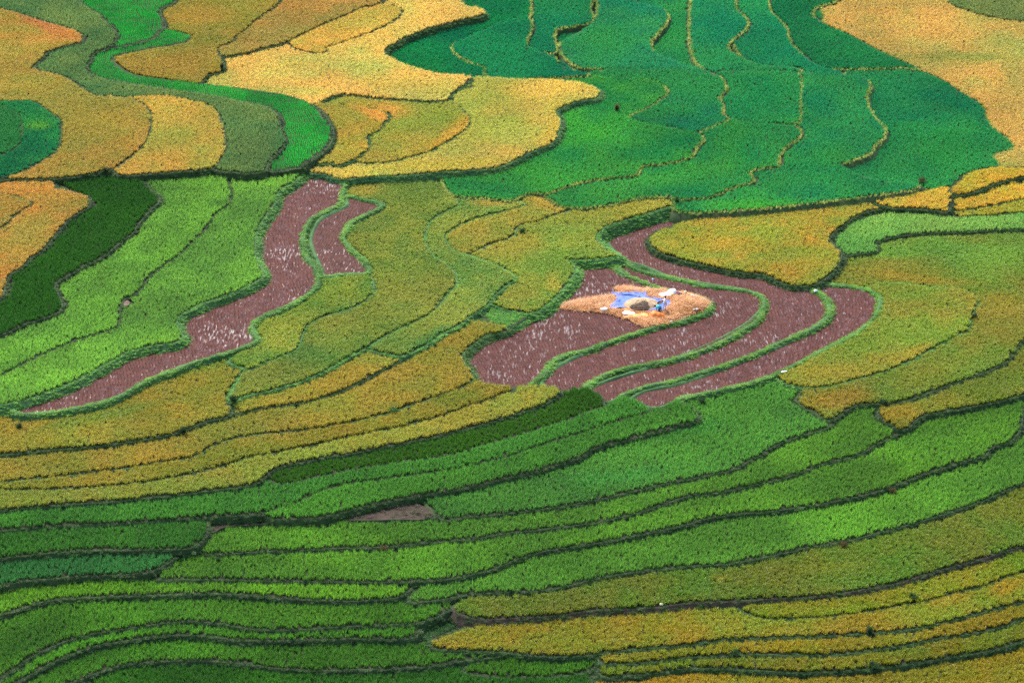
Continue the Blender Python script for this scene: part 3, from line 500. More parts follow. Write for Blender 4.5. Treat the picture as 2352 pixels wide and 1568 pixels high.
def scatter_group(name, coll):
    g = bpy.data.node_groups.new(name, 'GeometryNodeTree')
    g.interface.new_socket('Geometry', in_out='INPUT', socket_type='NodeSocketGeometry')
    g.interface.new_socket('Geometry', in_out='OUTPUT', socket_type='NodeSocketGeometry')
    N = g.nodes.new; L = g.links.new
    gi = N('NodeGroupInput'); go = N('NodeGroupOutput')
    ci = N('GeometryNodeCollectionInfo'); ci.inputs['Collection'].default_value = coll
    ci.inputs['Separate Children'].default_value = True; ci.inputs['Reset Children'].default_value = True
    ip = N('GeometryNodeInstanceOnPoints'); ip.inputs['Pick Instance'].default_value = True
    def na(nm, dt):
        n = N('GeometryNodeInputNamedAttribute'); n.data_type = dt; n.inputs['Name'].default_value = nm; return n.outputs['Attribute']
    L(gi.outputs[0], ip.inputs['Points']); L(ci.outputs[0], ip.inputs['Instance'])
    L(na('var', 'INT'), ip.inputs['Instance Index'])
    L(na('rot', 'FLOAT_VECTOR'), ip.inputs['Rotation']); L(na('scl', 'FLOAT_VECTOR'), ip.inputs['Scale'])
    L(ip.outputs[0], go.inputs[0])
    return g
G = {k: scatter_group('scatter '+k, c) for k, c in dict(rice=C_RICE, ripe=C_RIPE, young=C_YOUNG, grass=C_GRASS, stub=C_STUB, straw=C_STRAW).items()}
NVAR = dict(rice=6, ripe=6, young=4, grass=5, stub=6, straw=5)
def scatter(name, kind, P, tint, rot, scl, parent=None):
    """one object: P points with a clump of plants on each"""
    n = len(P)
    me = bpy.data.meshes.new(name); me.vertices.add(n); me.vertices.foreach_set('co', np.ascontiguousarray(P, np.float32).ravel())
    a = me.attributes.new('tint', 'FLOAT_COLOR', 'POINT'); a.data.foreach_set('color', np.c_[tint, np.ones(n)].astype(np.float32).ravel())
    a = me.attributes.new('rot', 'FLOAT_VECTOR', 'POINT'); a.data.foreach_set('vector', np.asarray(rot, np.float32).ravel())
    a = me.attributes.new('scl', 'FLOAT_VECTOR', 'POINT'); a.data.foreach_set('vector', np.asarray(scl, np.float32).ravel())
    a = me.attributes.new('var', 'INT', 'POINT'); a.data.foreach_set('value', rng.integers(0, NVAR[kind], n).astype(np.int32))
    o = bpy.data.objects.new(name, me); COL.objects.link(o); o.parent = parent
    md = o.modifiers.new('scatter', 'NODES'); md.node_group = G[kind]
    o['kind'] = 'stuff'
    return o
def zrot(n): return np.c_[rng.normal(0, .05, n), rng.normal(0, .05, n), rng.uniform(0, 6.283, n)]

# ------------------------------------------------------------------ terraces: heights, outlines on the ground
F = load(FIELD_DATA); heights(F)
BY = {f['key']: f for f in F}
RX0, RY0, RES, RH, RW = -100., 175., .125, 1760, 1600
def resample(W, step):
    d = np.hypot(*(np.roll(W, -1, 0)-W).T); s = np.r_[0, np.cumsum(d)]
    n = max(12, int(s[-1]/step)); u = np.arange(n)*s[-1]/n
    Wc = np.vstack([W, W[:1]])
    return np.c_[np.interp(u, s, Wc[:, 0]), np.interp(u, s, Wc[:, 1])]
def normals(W):
    t = np.roll(W, -2, 0)-np.roll(W, 2, 0); t /= np.maximum(np.hypot(*t.T), 1e-6)[:, None]
    return np.c_[t[:, 1], -t[:, 0]]
for f in F:
    z = f['h']+(f['crop']*.75 if f['kind'] in ('rice', 'ripe', 'young') else 0)
    W = ground_pt(f['P'][:, 0], f['P'][:, 1], z)
    a = .5*np.sum(W[:, 0]*np.roll(W[:, 1], -1)-np.roll(W[:, 0], -1)*W[:, 1])
    if a < 0: W = W[::-1]
    W = resample(W, .4); N = normals(W)
    k = f['key']
    f['wb'] = .55 if f['kind'] == 'mud' else 0 if f['kind'] in ('soil', 'weed', 'grass', 'water') else .16 if k[0] == 'K' else .12 if f['step'] < .16 else .25
    if f['kind'] == 'mud': W = W-N*.22
    wv = f['wb']*(.6+.8*vnoise(W[:, 0], W[:, 1], 3.5, 41))
    f['hb'] = .17 if f['kind'] == 'mud' else .0 if f['wb'] < .2 else .07
    f['W'], f['N'] = W, N
    f['wv'] = wv; f['E'] = W+N*wv[:, None]
IDM = -np.ones((RH, RW), np.int16); HM = np.full((RH, RW), -99., np.float32)
INN = -np.ones((RH, RW), np.int16)
for i in sorted(range(len(F)), key=lambda i: F[i]['h']):
    m = fill((RH, RW), F[i]['E'], RX0, RY0, RES); IDM[m] = i; HM[m] = F[i]['h']; INN[m] = -1
    m2 = fill((RH, RW), F[i]['W'], RX0, RY0, RES); INN[m2] = i
def cell(x, y):
    c = np.clip(((np.asarray(x)-RX0)/RES).astype(int), 0, RW-1); r = np.clip(((np.asarray(y)-RY0)/RES).astype(int), 0, RH-1)
    return r, c
# ground sheet under the terraces: lowest neighbour, spread outwards
S = 8
hc = HM.reshape(RH//S, S, RW//S, S); big = np.where(hc < -50, 99., hc).min((1, 3)); big[big > 50] = np.nan
for _ in range(240):
    bad = np.isnan(big)
    if not bad.any(): break
    st = np.stack([np.roll(np.roll(np.pad(big, 1, constant_values=np.nan), a, 0), b, 1)[1:-1, 1:-1] for a in (-1, 0, 1) for b in (-1, 0, 1)])
    ok = ~np.isnan(st); cnt = ok.sum(0); mn = np.where(ok, st, 99.).min(0)
    big[bad & (cnt > 0)] = mn[bad & (cnt > 0)]
mnf = np.stack([np.roll(np.roll(np.pad(big, 1, mode='edge'), a, 0), b, 1)[1:-1, 1:-1] for a in (-1, 0, 1) for b in (-1, 0, 1)]).min(0)
GZ = mnf-.1
def ground_z(x, y):
    fx = (np.asarray(x)-RX0)/(RES*S)-.5; fy = (np.asarray(y)-RY0)/(RES*S)-.5
    fx = np.clip(fx, 0, GZ.shape[1]-1.001); fy = np.clip(fy, 0, GZ.shape[0]-1.001)
    i = fy.astype(int); j = fx.astype(int); u = fx-j; v = fy-i
    return (GZ[i, j]*(1-u)+GZ[i, j+1]*u)*(1-v)+(GZ[i+1, j]*(1-u)+GZ[i+1, j+1]*u)*v
def surf(x, y):
    r, c = cell(x, y); h = HM[r, c]
    return np.where(h < -50, ground_z(x, y), h)
xs = np.r_[-2500, -1200, -500, -250, -150, np.arange(-99.5, 100, 1.), 150, 250, 500, 1200, 2500]
ys = np.r_[-500, 0, 80, 140, np.arange(175.5, 395, 1.), 420, 480, 600, 900, 1600, 3000]
gx, gy = np.meshgrid(xs, ys); gz = ground_z(gx, gy)
out = np.maximum(0, np.maximum(np.abs(gx)-100, np.maximum(gy-395, 175-gy))); gz = gz+np.clip(gy-395, 0, 3000)*.03-np.clip(175-gy, 0, 700)*.03
nx_, ny_ = len(xs), len(ys)
idx = np.arange(nx_*ny_).reshape(ny_, nx_)
gf = np.stack([idx[:-1, :-1], idx[:-1, 1:], idx[1:, 1:], idx[1:, :-1]], -1).reshape(-1, 4)
go_ = obj('ground', np.c_[gx.ravel(), gy.ravel(), gz.ravel()], gf, M_GROUND, smooth=True); go_['kind'] = 'structure'

# ------------------------------------------------------------------ colours of the crops
BLOBS = load_blobs(BLOB_DATA)
def tints(f, P, c1, c2, gain):
    x, y = P[:, 0], P[:, 1]; sd_ = (hash(f['key']) if False else sum(map(ord, f['key'])))
    n = .6*vnoise(x, y, f['ns']*2.4, sd_)+.4*vnoise(x, y, f['ns']*.7, sd_+5)
    n = np.clip((n-.5)*1.9+.5+rng.normal(0, .1, len(P)), 0, 1)[:, None]
    A, B = srgb(c1, gain), srgb(c2, gain)
    t = A*(1-n)+B*n
    X, Y = to_px(x, y, f['h']+.5)
    for (k, bx, by, rx, ry, an, c, s) in BLOBS:
        if k != f['key'] and not (k.endswith('*') and f['key'].startswith(k[:-1])): continue
        ca, sa = math.cos(R(an)), math.sin(R(an)); ux = (X-bx)*ca+(Y-by)*sa; uy = -(X-bx)*sa+(Y-by)*ca
        d = np.sqrt((ux/rx)**2+(uy/ry)**2)+(vnoise(x, y, 2.5, 77)-.5)*.7
        w = (np.clip(1.35-d, 0, 1)*s)[:, None]
        t = t*(1-w)+srgb(c, gain)*w
    return t*np.exp(rng.normal(0, .06, (len(P), 1))+(vnoise(x, y, 6., sd_+9)-.5)[:, None]*.22)

GAIN = FIELD_GAIN
TURF = ('P4', 'V6', 'W2', 'V1', 'V2', 'V4', 'V5', 'GP', 'N1', 'Y1')
# ------------------------------------------------------------------ build the paddies
GROUP = 'rice terraces on the slope'
NAMES = dict(rice='rice_paddy', ripe='rice_paddy', young='rice_paddy', mud='stubble_paddy', grass='grassy_bank', soil='bare_soil', weed='weedy_patch', water='water_strip')
CATS = dict(rice='rice field', ripe='rice field', young='rice field', mud='stubble field', grass='bank', soil='bare soil', weed='weed patch', water='water strip')
TOT = [0, 0]
for i, f in enumerate(F):
    W, N, h, kind, key = f['W'], f['N'], f['h'], f['kind'], f['key']
    root = empty(NAMES[kind], (0, 0, 0)); tag(root, f['label'], CATS[kind])
    n = len(W)
    # ---- bed (flat) and the bund and bank around it
    bm_ = {'mud': M_MUD, 'soil': M_PINK if key == 'BP' else M_EARTH, 'weed': M_EARTH, 'water': M_WATER}.get(kind, M_SOIL)
    obj('bed', np.c_[W, np.full(n, h)], [tuple(range(n))], bm_, root)
    wb, hb = f['wb'], f['hb']; wv = f['wv'][:, None]
    probe = W+N*(wv+.4); hn = surf(probe[:, 0], probe[:, 1])
    probe2 = W+N*(wv+.15); hn = np.maximum(hn, np.minimum(surf(probe2[:, 0], probe2[:, 1]), h+5))
    dep = h-hn
    expo = (dep > (.05 if key[0] == 'K' else .1))
    dd = np.clip(dep, .1, 2.2)
    for _ in range(3): dd = (np.roll(dd, 1)+dd+np.roll(dd, -1))/3
    run = np.minimum(.12+.45*dd, .7)[:, None]
    if key in ('P4', 'V6', 'W2', 'N1', 'K1', 'Y5', 'Yc', 'GP'): run = (.2+.9*dd)[:, None]
    wob = (vnoise(W[:, 0], W[:, 1], 1.1, 3)-.5)
    rings = []
    if wb > .2:
        rings += [np.c_[W+N*wv*.3, np.full(n, h+hb)+wob*.1], np.c_[W+N*wv*.75, np.full(n, h+hb*.9)+wob*.1]]
    E = f['E']
    rings += [np.c_[E, np.full(n, h-.02)], np.c_[E+N*run*.5, h-.55*dd+wob*.1], np.c_[E+N*run, h-dd-.06], np.c_[E+N*run, h-dd-1.0]]
    rings = [np.c_[W, np.full(n, h)]]+rings
    V = np.vstack(rings); fc = []
    ar = np.arange(n); br = (ar+1) % n
    for q in range(len(rings)-1):
        fc.append(np.stack([q*n+ar, q*n+n+ar, q*n+n+br, q*n+br], -1))
    obj('bund' if kind == 'mud' else 'bank', V, np.vstack(fc), M_EARTH if key == 'Y5' else M_TURF if (kind == 'mud' or key in TURF) else M_BANK, root, smooth=True)
    # ---- the crop
    X0, Y0 = W.min(0); X1, Y1 = W.max(0)
    crop = f['crop']
    if kind in ('rice', 'ripe', 'young', 'mud', 'weed', 'grass'):
        sp = dict(rice=.315, ripe=.315, young=.46, mud=.32, weed=.5, grass=.34)[kind]
        gx, gy = np.meshgrid(np.arange(X0, X1, sp), np.arange(Y0, Y1, sp)); gx = gx.ravel(); gy = gy.ravel()
        if kind in ('mud', 'young'):
            ang = {'B1': .15, 'B2': -.2, 'A': .25, 'B': .2, 'C': .1, 'D': -.1}.get(key, .2)
            cx, cy = (X0+X1)/2, (Y0+Y1)/2; D_ = max(X1-X0, Y1-Y0)*.75
            gx, gy = np.meshgrid(np.arange(-D_, D_, sp), np.arange(-D_, D_, .48 if kind == 'mud' else sp)); gx = gx.ravel(); gy = gy.ravel()
            gx = gx+(vnoise(gx, gy, 3.5, 11)-.5)*.9+(vnoise(gx, gy, 1.2, 12)-.5)*.25
            gx, gy = cx+gx*math.cos(ang)-gy*math.sin(ang), cy+gx*math.sin(ang)+gy*math.cos(ang)
        else:
            gx = gx+rng.uniform(-.5, .5, len(gx))*sp; gy = gy+rng.uniform(-.5, .5, len(gy))*sp
        r, c = cell(gx, gy); ok = INN[r, c] == i
        gx, gy = gx[ok], gy[ok]
        ins = .1 if kind in ('rice', 'ripe') else .25
        ok = np.ones(len(gx), bool)
        for q in range(8):
            dx, dy = math.cos(q*.785), math.sin(q*.785)
            r, c = cell(gx+ins*dx, gy+ins*dy); ok &= INN[r, c] == i
            r, c = cell(gx+.42*dx, gy+.42*dy); ok &= HM[r, c] < h+.16
        gx, gy = gx[ok], gy[ok]
        if kind == 'weed': k_ = rng.random(len(gx)) < .55; gx, gy = gx[k_], gy[k_]
        P = np.c_[gx, gy, np.full(len(gx), h-.02)]; m = len(P)
        # only what the picture or a step beside it can show
        X, Y = to_px(P[:, 0], P[:, 1], P[:, 2]+.5); k_ = (X > -260) & (X < 2760) & (Y > -190) & (Y < 1840); P = P[k_]; m = len(P)
        gn = np.array(GAIN.get(key, GAIN.get('*'+kind, 1.0)))
        if kind == 'mud':
            T = tints(f, P, f['c1'], f['c2'], gn)
            ca, sa = math.cos(ang), math.sin(ang); ru, rv = P[:, 0]*ca+P[:, 1]*sa, -P[:, 0]*sa+P[:, 1]*ca
            wetn = .65*vnoise(P[:, 0], P[:, 1], 6.5, 35)+.35*vnoise(P[:, 0], P[:, 1], 2., 36)
            dash = hash2(np.floor(ru/.34+vnoise(P[:, 0], P[:, 1], 1.5, 3)).astype(np.int64), np.floor(rv/.9+3*vnoise(ru, rv*0, .4, 8)).astype(np.int64), 5)
            pale = (dash < np.clip(.3+1.1*(wetn-.5), .08, .62))[:, None] & (rng.random((m, 1)) < .8)
            T = np.where(pale, srgb((214, 172, 172), .85)*rng.uniform(.35, 1.15, (m, 1)), T*rng.uniform(.7, 1.2, (m, 1)))
            rot = np.c_[np.zeros(m), np.zeros(m), ang+rng.normal(0, .05, m)+math.pi*rng.integers(0, 2, m)]; s = np.ones(m)
            scl = np.c_[s, s, s*np.where(pale[:, 0], .2, .13)*rng.uniform(.7, 1.2, m)]
            scatter('stubble', 'stub', P, T, rot, scl, root)
        elif m:
            T = tints(f, P, f['c1'], f['c2'], gn)
            s = rng.uniform(.9, 1.1, m); hv = crop*(1+.12*(vnoise(P[:, 0], P[:, 1], 2.2, 5)-.5)*2)*rng.uniform(.92, 1.08, m)
            if kind == 'young':
                scatter('rice', 'young', P, T, np.c_[np.zeros(m), np.zeros(m), .2+rng.integers(0, 2, m)*math.pi], np.c_[s, s, hv], root)
            elif kind in ('weed', 'grass'):
                scatter('grass', 'grass', P, T, zrot(m), np.c_[s, s, hv*rng.uniform(.6, 1.3, m)], root)
            else:
                scatter('rice', kind, P, T, zrot(m), np.c_[s, s, hv], root)
        TOT[0] += m
    # ---- grass on bund and bank, where they show
    if kind in ('soil', 'water'): continue
    pts, cols, sc = [], [], []
    Kf = key[0] == 'K'
    for rep_ in range(2):
        for q in range(n):
            if not expo[q] or (Kf and N[q, 1] > .35): continue
            wb = float(wv[q, 0]); L = wb+float(run[q, 0])
            slots = [.04, .14] if Kf else [u for u in np.arange(-.02 if kind == 'mud' else .1, L+.05, .15)]
            for u in slots:
                u = u+random.uniform(-.1, .1)
                if rep_ and random.random() < .6: continue
                x, y = W[q]+N[q]*u+np.array([random.uniform(-.2, .2), random.uniform(-.2, .2)])
                ul = (u-wb)/max(.05, run[q, 0])
                z = h+hb*min(1, max(0, u)/(.3*wb+1e-6)) if u < wb*.8 else h+hb*.4 if u < wb else h-dd[q]*(ul*1.1 if ul < .5 else .1+.9*min(1, ul))
                pts.append((x, y, z-.03)); cols.append(u/L)
    if pts:
        P = np.array(pts); r, c = cell(P[:, 0], P[:, 1]); k_ = (HM[r, c] <= h+.02) & (P[:, 2] > surf(P[:, 0], P[:, 1])-.15)
        X, Y = to_px(P[:, 0], P[:, 1], P[:, 2]); k_ &= (X > -200) & (X < 2700) & (Y > -150) & (Y < 1800)
        if key == 'Y5': k_ &= rng.random(len(P)) < .55
        P = P[k_]; m = len(P)
        if m:
            pal = bank_palette(key, kind)
            nz = np.clip(vnoise(P[:, 0], P[:, 1], 1.6, 21)*1.6-.3+rng.normal(0, .15, m), 0, 1)[:, None]
            if key == 'W2':
                X, Y = to_px(P[:, 0], P[:, 1], P[:, 2]); nz = np.where((X > 1130)[:, None], nz+1.4, nz)
            T = (srgb(pal[0], GAIN['*bank'])*(1-nz)+srgb(pal[1], GAIN['*bank'])*nz)*np.exp(rng.normal(0, .12, (m, 1)))
            s = rng.uniform(.6, .9, m)*(.6 if Kf else 1); hh = pal[2]*rng.uniform(.6, 1.4, m)
            scatter('bank_grass', 'grass', P, T, zrot(m), np.c_[s, s, hh], root); TOT[1] += m

# wild grass on the leftover ground between the terraces
gx, gy = np.meshgrid(np.arange(-85, 85, .3), np.arange(185, 390, .3)); gx = gx.ravel()+rng.uniform(-.15, .15, gx.size); gy = gy.ravel()+rng.uniform(-.15, .15, gy.size)
r, c = cell(gx, gy); k_ = IDM[r, c] < 0; gx, gy = gx[k_], gy[k_]; gz = ground_z(gx, gy)
X, Y = to_px(gx, gy, gz); k_ = (X > -200) & (X < 2700) & (Y > -150) & (Y < 1800); P = np.c_[gx, gy, gz-.02][k_]; m = len(P)
nz = np.clip(vnoise(P[:, 0], P[:, 1], 1.5, 9)*1.5-.2, 0, 1)[:, None]
wg = scatter('wild_grass', 'grass', P, (srgb((34, 74, 36), GAIN['*bank'])*(1-nz)+srgb((62, 104, 46), GAIN['*bank'])*nz), zrot(m), np.c_[np.ones(m), np.ones(m), rng.uniform(.1, .45, m)])
tag(wg, 'wild dark green grass growing on the banks and leftover ground between terraces', 'grass', kind='stuff')
print('instances', TOT, m)

# ================================================================== the threshing floor, people and small things
from mathutils.geometry import delaunay_2d_cdt
HA = BY['A']['h']
def at(X, Y, z=None):
    z = HA if z is None else z
    p = ground_pt(np.array([float(X)]), np.array([float(Y)]), z)[0]
    return float(p[0]), float(p[1])
def on_surface(X, Y):
    """where the sight line of a pixel meets the terraces: (x, y, z)"""
    for z in np.arange(11, -1, -.05):
        x, y = at(X, Y, z)
        if surf(np.array([x]), np.array([y]))[0] >= z-.03: return x, y, float(surf(np.array([x]), np.array([y]))[0])
    return (*at(X, Y, 0), 0.)
def pxpoly(s, z=None): return np.array([at(*map(float, w.split(',')), z) for w in s.split()])
def smooth_poly(P, step=.12):
    P = smooth(P, step); return P
def inside(P, Q):
    x, y = Q[:, 0], Q[:, 1]; r = np.zeros(len(Q), bool)
    for a, b in zip(P, np.roll(P, -1, 0)):
        k = (a[1] > y) != (b[1] > y)
        if abs(b[1]-a[1]) < 1e-9: continue
        r ^= k & (x < (b[0]-a[0])*(y-a[1])/(b[1]-a[1])+a[0])
    return r
def edge_dist(P, Q):
    d = np.full(len(Q), 1e9)
    for a, b in zip(P, np.roll(P, -1, 0)):
        ab = b-a; t = np.clip(((Q-a)@ab)/max(ab@ab, 1e-9), 0, 1); d = np.minimum(d, np.hypot(*(Q-a-t[:, None]*ab).T))
    return d
def sheet(name, poly, zf, mat, parent=None, step=.12, thick=.015, skirt=None):
    """a cloth or a heap: outline on the ground, height from zf(x, y, distance to the edge)"""
    P = smooth(poly, step); x0, y0 = P.min(0); x1, y1 = P.max(0)
    gx, gy = np.meshgrid(np.arange(x0, x1, step), np.arange(y0, y1, step)); Q = np.c_[gx.ravel(), gy.ravel()]+rng.uniform(-.25, .25, (gx.size, 2))*step
    Q = Q[inside(P, Q)]; Q = Q[edge_dist(P, Q) > step*.5]
    pts = np.vstack([P, Q]); n = len(P)
    r = delaunay_2d_cdt([Vector(p) for p in pts], [(i, (i+1) % n) for i in range(n)], [], 1, 1e-5)
    q = np.array([(v.x, v.y) for v in r[0]]); d = edge_dist(P, q)
    z = zf(q[:, 0], q[:, 1], d)
    verts = np.c_[q, z]; faces = [tuple(f) for f in r[2]]
    if skirt is not None:
        b = len(verts); verts = np.vstack([verts, np.c_[P, np.full(n, skirt)]])
        near = [int(np.argmin(np.hypot(*(q-p).T))) for p in P]
        for i in range(n): j = (i+1) % n; faces.append((near[i], b+i, b+j, near[j]))
    o = obj(name, verts, faces, mat, parent, smooth=True)
    if skirt is None and thick:
        md = o.modifiers.new('thick', 'SOLIDIFY'); md.thickness = thick; md.offset = 1
    return o
def wr(x, y, s, seed, a): return (vnoise(x, y, s, seed)-.5)*2*a

M_BLUE = plain('blue tarpaulin', (.07, .14, .46), .45); M_WHITE = plain('white sheet', (.82, .8, .84), .6, var=.05); M_CREAM = plain('cream cloth', (.8, .68, .42), .7)
M_ORANGE = plain('orange tarpaulin', (.75, .2, .035), .5); M_PALEO = plain('pale orange cloth', (.72, .3, .09), .6, var=.35, scale=3); M_YELLOW = plain('yellow bag', (.85, .6, .05), .5)
M_PURPLE = plain('dark purple cloth', (.06, .03, .09), .7); M_PINKC = plain('pink cloth', (.55, .14, .16), .7); M_TEALC = plain('pale teal cloth', (.55, .75, .74), .6)
M_DARK = plain('dark woven bamboo', (.035, .04, .03), .7); M_WOOD = plain('brown wood', (.12, .075, .04), .8); M_HEAP = noise_material('threshed grain and chaff', (.34, .23, .13), (.48, .37, .23), 3, bump=.6, cc=(.4, .28, .17))
M_STALK = noise_material('dark rice stalks', (.09, .06, .045), (.22, .15, .1), 7, bump=1.0, bscale=30); M_MAT = noise_material('loose straw', (.36, .19, .08), (.5, .3, .14), 4, bump=.8, bscale=20)
M_SKIN = plain('skin', (.32, .17, .1), .6, var=.05); M_HAIR = plain('black hair', (.012, .01, .01), .5); M_TEAL = plain('teal shirt', (.02, .45, .5), .8); M_DTEAL = plain('dark teal trousers', (.02, .1, .13), .8)
M_SHIRT = plain('white shirt', (.78, .74, .8), .8, var=.04); M_PALEP = plain('pale pink trousers', (.72, .58, .62), .8, var=.06); M_BALL = plain('pale blue ball', (.4, .47, .66), .4)
M_STEM = plain('shrub stems', (.05, .035, .02), .9)

WHITE = pxpoly('1607,719 1612,716 1633,711 1651,710 1653,714 1643,724 1616,724', HA+.2)
BUND = pxpoly('1526,776 1520,766 1522,760 1560,764 1620,764 1626,772 1605,777 1560,778', HA+.2)
TARP = pxpoly('1492,720 1520,720 1542,719 1566,718 1577,718 1583,727 1600,733 1625,736 1644,736 1639,749 1619,764 1590,764 1560,762 1525,757 1489,759 1495,745 1501,740 1505,731 1499,725')
# ---- straw spread over the stubble, with a mound on the right
PS = pxpoly('1366,750 1400,738 1440,731 1492,722 1508,712 1500,704 1530,702 1560,708 1575,708 1617,709 1658,715 1707,728 1731,741 1725,752 1705,762 1668,777 1630,790 1581,799 1561,795 1527,778 1482,765 1415,758')
mx_, my_ = at(1678, 748)
def straw_z(x, y, d):
    return HA+.07+np.minimum(d, .6)*.14+wr(x, y, .5, 4, .035)+.42*np.exp(-(((x-mx_)/1.5)**2+((y-my_)/2.0)**2))*np.clip(d/.5, 0, 1)
fl = empty('straw_floor', (0, 0, 0)); tag(fl, 'orange-tan threshed straw spread over the stubble around the blue sheet', 'straw')
sheet('straw_layer', PS, straw_z, M_MAT, fl, .2, skirt=HA-.02)
xs_, ys_ = np.meshgrid(np.arange(PS[:, 0].min(), PS[:, 0].max(), .17), np.arange(PS[:, 1].min(), PS[:, 1].max(), .17)); Q = np.c_[xs_.ravel(), ys_.ravel()]+rng.uniform(-.1, .1, (xs_.size, 2))
PSs = smooth(PS, .2); Q = Q[inside(PSs, Q)]; Q = Q[~inside(TARP, Q) & ~inside(WHITE, Q) & ~inside(BUND, Q)]; d = edge_dist(PSs, Q); k_ = rng.random(len(Q)) < np.clip(d/.5+.25, 0, 1); Q, d = Q[k_], d[k_]; m = len(Q)
sw = np.arctan2(Q[:, 1]-my_, Q[:, 0]-mx_)+1.57
nz = rng.random((m, 1)); T = (srgb((182, 118, 66), .95)*(1-nz)+srgb((222, 170, 114), .95)*nz)*np.exp(rng.normal(0, .15, (m, 1)))
scatter('loose_straw', 'straw', np.c_[Q, straw_z(Q[:, 0], Q[:, 1], d)-.02], T, np.c_[rng.normal(0, .12, m), rng.normal(0, .12, m), sw+rng.normal(0, .5, m)], np.c_[rng.uniform(.8, 1.2, (m, 2)), rng.uniform(.8, 1.6, m)], fl)

# ---- blue sheet, grain heap, dark stalks
tz = HA+.28
def tarp_z(x, y, d): return tz+wr(x, y, .35, 8, .035)+wr(x, y, 1.1, 9, .05)+.07*np.exp(-(d/.12)**2)*(vnoise(x, y, .4, 2) > .55)
bt = sheet('blue_tarpaulin', TARP, tarp_z, M_BLUE, step=.1); tag(bt, 'crumpled bright blue tarpaulin spread on the straw under the grain', 'tarpaulin')
for s_, l_ in (('1519,722 1541,723 1562,729 1563,731 1541,726 1519,724.5', 'fold'), ('1506,732 1512,735 1514,739 1510,741 1508,737', 'fold')):
    sheet('fold', pxpoly(s_), lambda x, y, d: tz+.06+np.minimum(d, .05)*1.2+wr(x, y, .3, 5, .02), M_BLUE, bt, .06, skirt=tz-.02)
HEAP = pxpoly('1523,750 1530,741 1545,735 1566,733 1590,735 1603,741 1606,750 1600,758 1580,762 1555,763 1535,760')
hp = sheet('grain_heap', HEAP, lambda x, y, d: tz+.03+.5*(1-np.exp(-d/.7))+wr(x, y, .45, 27, .1)*np.clip(d*2, 0, 1)+wr(x, y, .8, 26, .09)*np.clip(d, 0, .5)+wr(x, y, .25, 6, .03), M_HEAP, step=.1, skirt=tz-.1)
tag(hp, 'pale rounded heap of threshed rice grain and chaff on the blue sheet', 'grain heap')
STK = pxpoly('1537,758 1545,751 1560,746 1576,747 1587,753 1586,760 1570,763 1550,763')
st_ = empty('stalk_pile'); tag(st_, 'dark brown pile of rice stalks in front of the pale grain heap', 'stalk pile')
SY0 = STK[:, 1].min()
zs_ = lambda x, y, d: tz+.1+.26*(1-np.exp(-d/.3))+.3*np.clip((y-SY0)/2.2, 0, 1)+wr(x, y, .18, 7, .06)
sheet('pile', STK, zs_, M_STALK, st_, .08, skirt=tz-.1)
V, Fc, val = [], [], []
SS = smooth(STK, .1)
for _ in range(500):
    q = np.array([[random.uniform(*SS[:, 0][[SS[:, 0].argmin(), SS[:, 0].argmax()]]), random.uniform(SS[:, 1].min(), SS[:, 1].max())]])
    if inside(SS, q)[0]:
        z = zs_(q[:, 0], q[:, 1], edge_dist(SS, q))[0]; blade(V, Fc, val, q[0, 0], q[0, 1], random.random()*6.28, random.uniform(.1, .3), random.uniform(.05, .25), .02, .2, z0=z-.03)
o = obj('stalks', V, Fc, M_STALK, st_); o['kind'] = 'stuff'

# ---- cloths, sacks and bags
def lump(name, X, Y, w, dpt, hgt, mat, label, cat, rz=0, seed=0, z=None, squash=1.6, parent=None):
    """a soft closed sack: rounded box with creases, sitting on the ground"""
    x0, y0 = at(X, Y, z if z is not None else HA+.15); z0 = z if z is not None else float(np.maximum(HA+.1, straw_z(np.array([x0]), np.array([y0]), np.array([.5]))[0]))
    V, Fc = [], []; nu, nv = 20, 9
    for j in range(nv+1):
        ph = -math.pi/2+math.pi*j/nv
        for i in range(nu):
            th = 2*math.pi*i/nu; c, s = math.cos(ph), math.sin(ph)
            f = lambda t: math.copysign(abs(t)**(2/ (2.0*squash)), t)
            k = 1+.12*(vnoise(np.array([math.cos(th)*2+seed*7+5]), np.array([math.sin(th)*2+s*2+9]), .7, seed)[0]-.5)*2
            V.append((f(c)*f(math.cos(th))*w/2*k, f(c)*f(math.sin(th))*dpt/2*k, (f(s)*.5+.5)*hgt*k))
    for j in range(nv):
        for i in range(nu): Fc.append((j*nu+i, j*nu+(i+1) % nu, (j+1)*nu+(i+1) % nu, (j+1)*nu+i))
    o = obj(name, V, Fc, mat, parent, smooth=True); o.location = (x0, y0, z0-.02); o.rotation_euler[2] = rz
    if label: tag(o, label, cat)
    return o
WH = pxpoly('1607,717 1612,714 1622,713 1633,709 1642,707 1651,708 1653,713 1649,719 1643,723 1630,724 1616,723 1609,721', HA+.3)
cx_, cy_ = at(1644, 714, HA+.3)
ws = sheet('white_sheet', WH, lambda x, y, d: HA+.2+.22*(1-np.exp(-d/.2))+.34*np.exp(-(((x-cx_)/.6)**2+((y-cy_)/.8)**2))*np.clip(d/.15, 0, 1)+wr(x, y, .3, 12, .05), M_WHITE, step=.08, skirt=HA+.05)
tag(ws, 'large puffed white plastic sheet at the back edge of the straw', 'sheet')
lump('white_sack', 1475, 757, .75, .5, .3, M_WHITE, 'white sack lying at the left corner of the blue tarpaulin', 'sack', .2, 1)
wl = pxpoly('1520,763 1527,760 1540,762 1551,766 1545,769 1530,768 1521,767', HA+.2)
tag(sheet('white_cloth', wl, lambda x, y, d: HA+.28+.1*(1-np.exp(-d/.1))+wr(x, y, .2, 14, .03), M_WHITE, step=.07, skirt=HA+.1), 'crumpled white cloth lying in front of the grain heap', 'cloth')
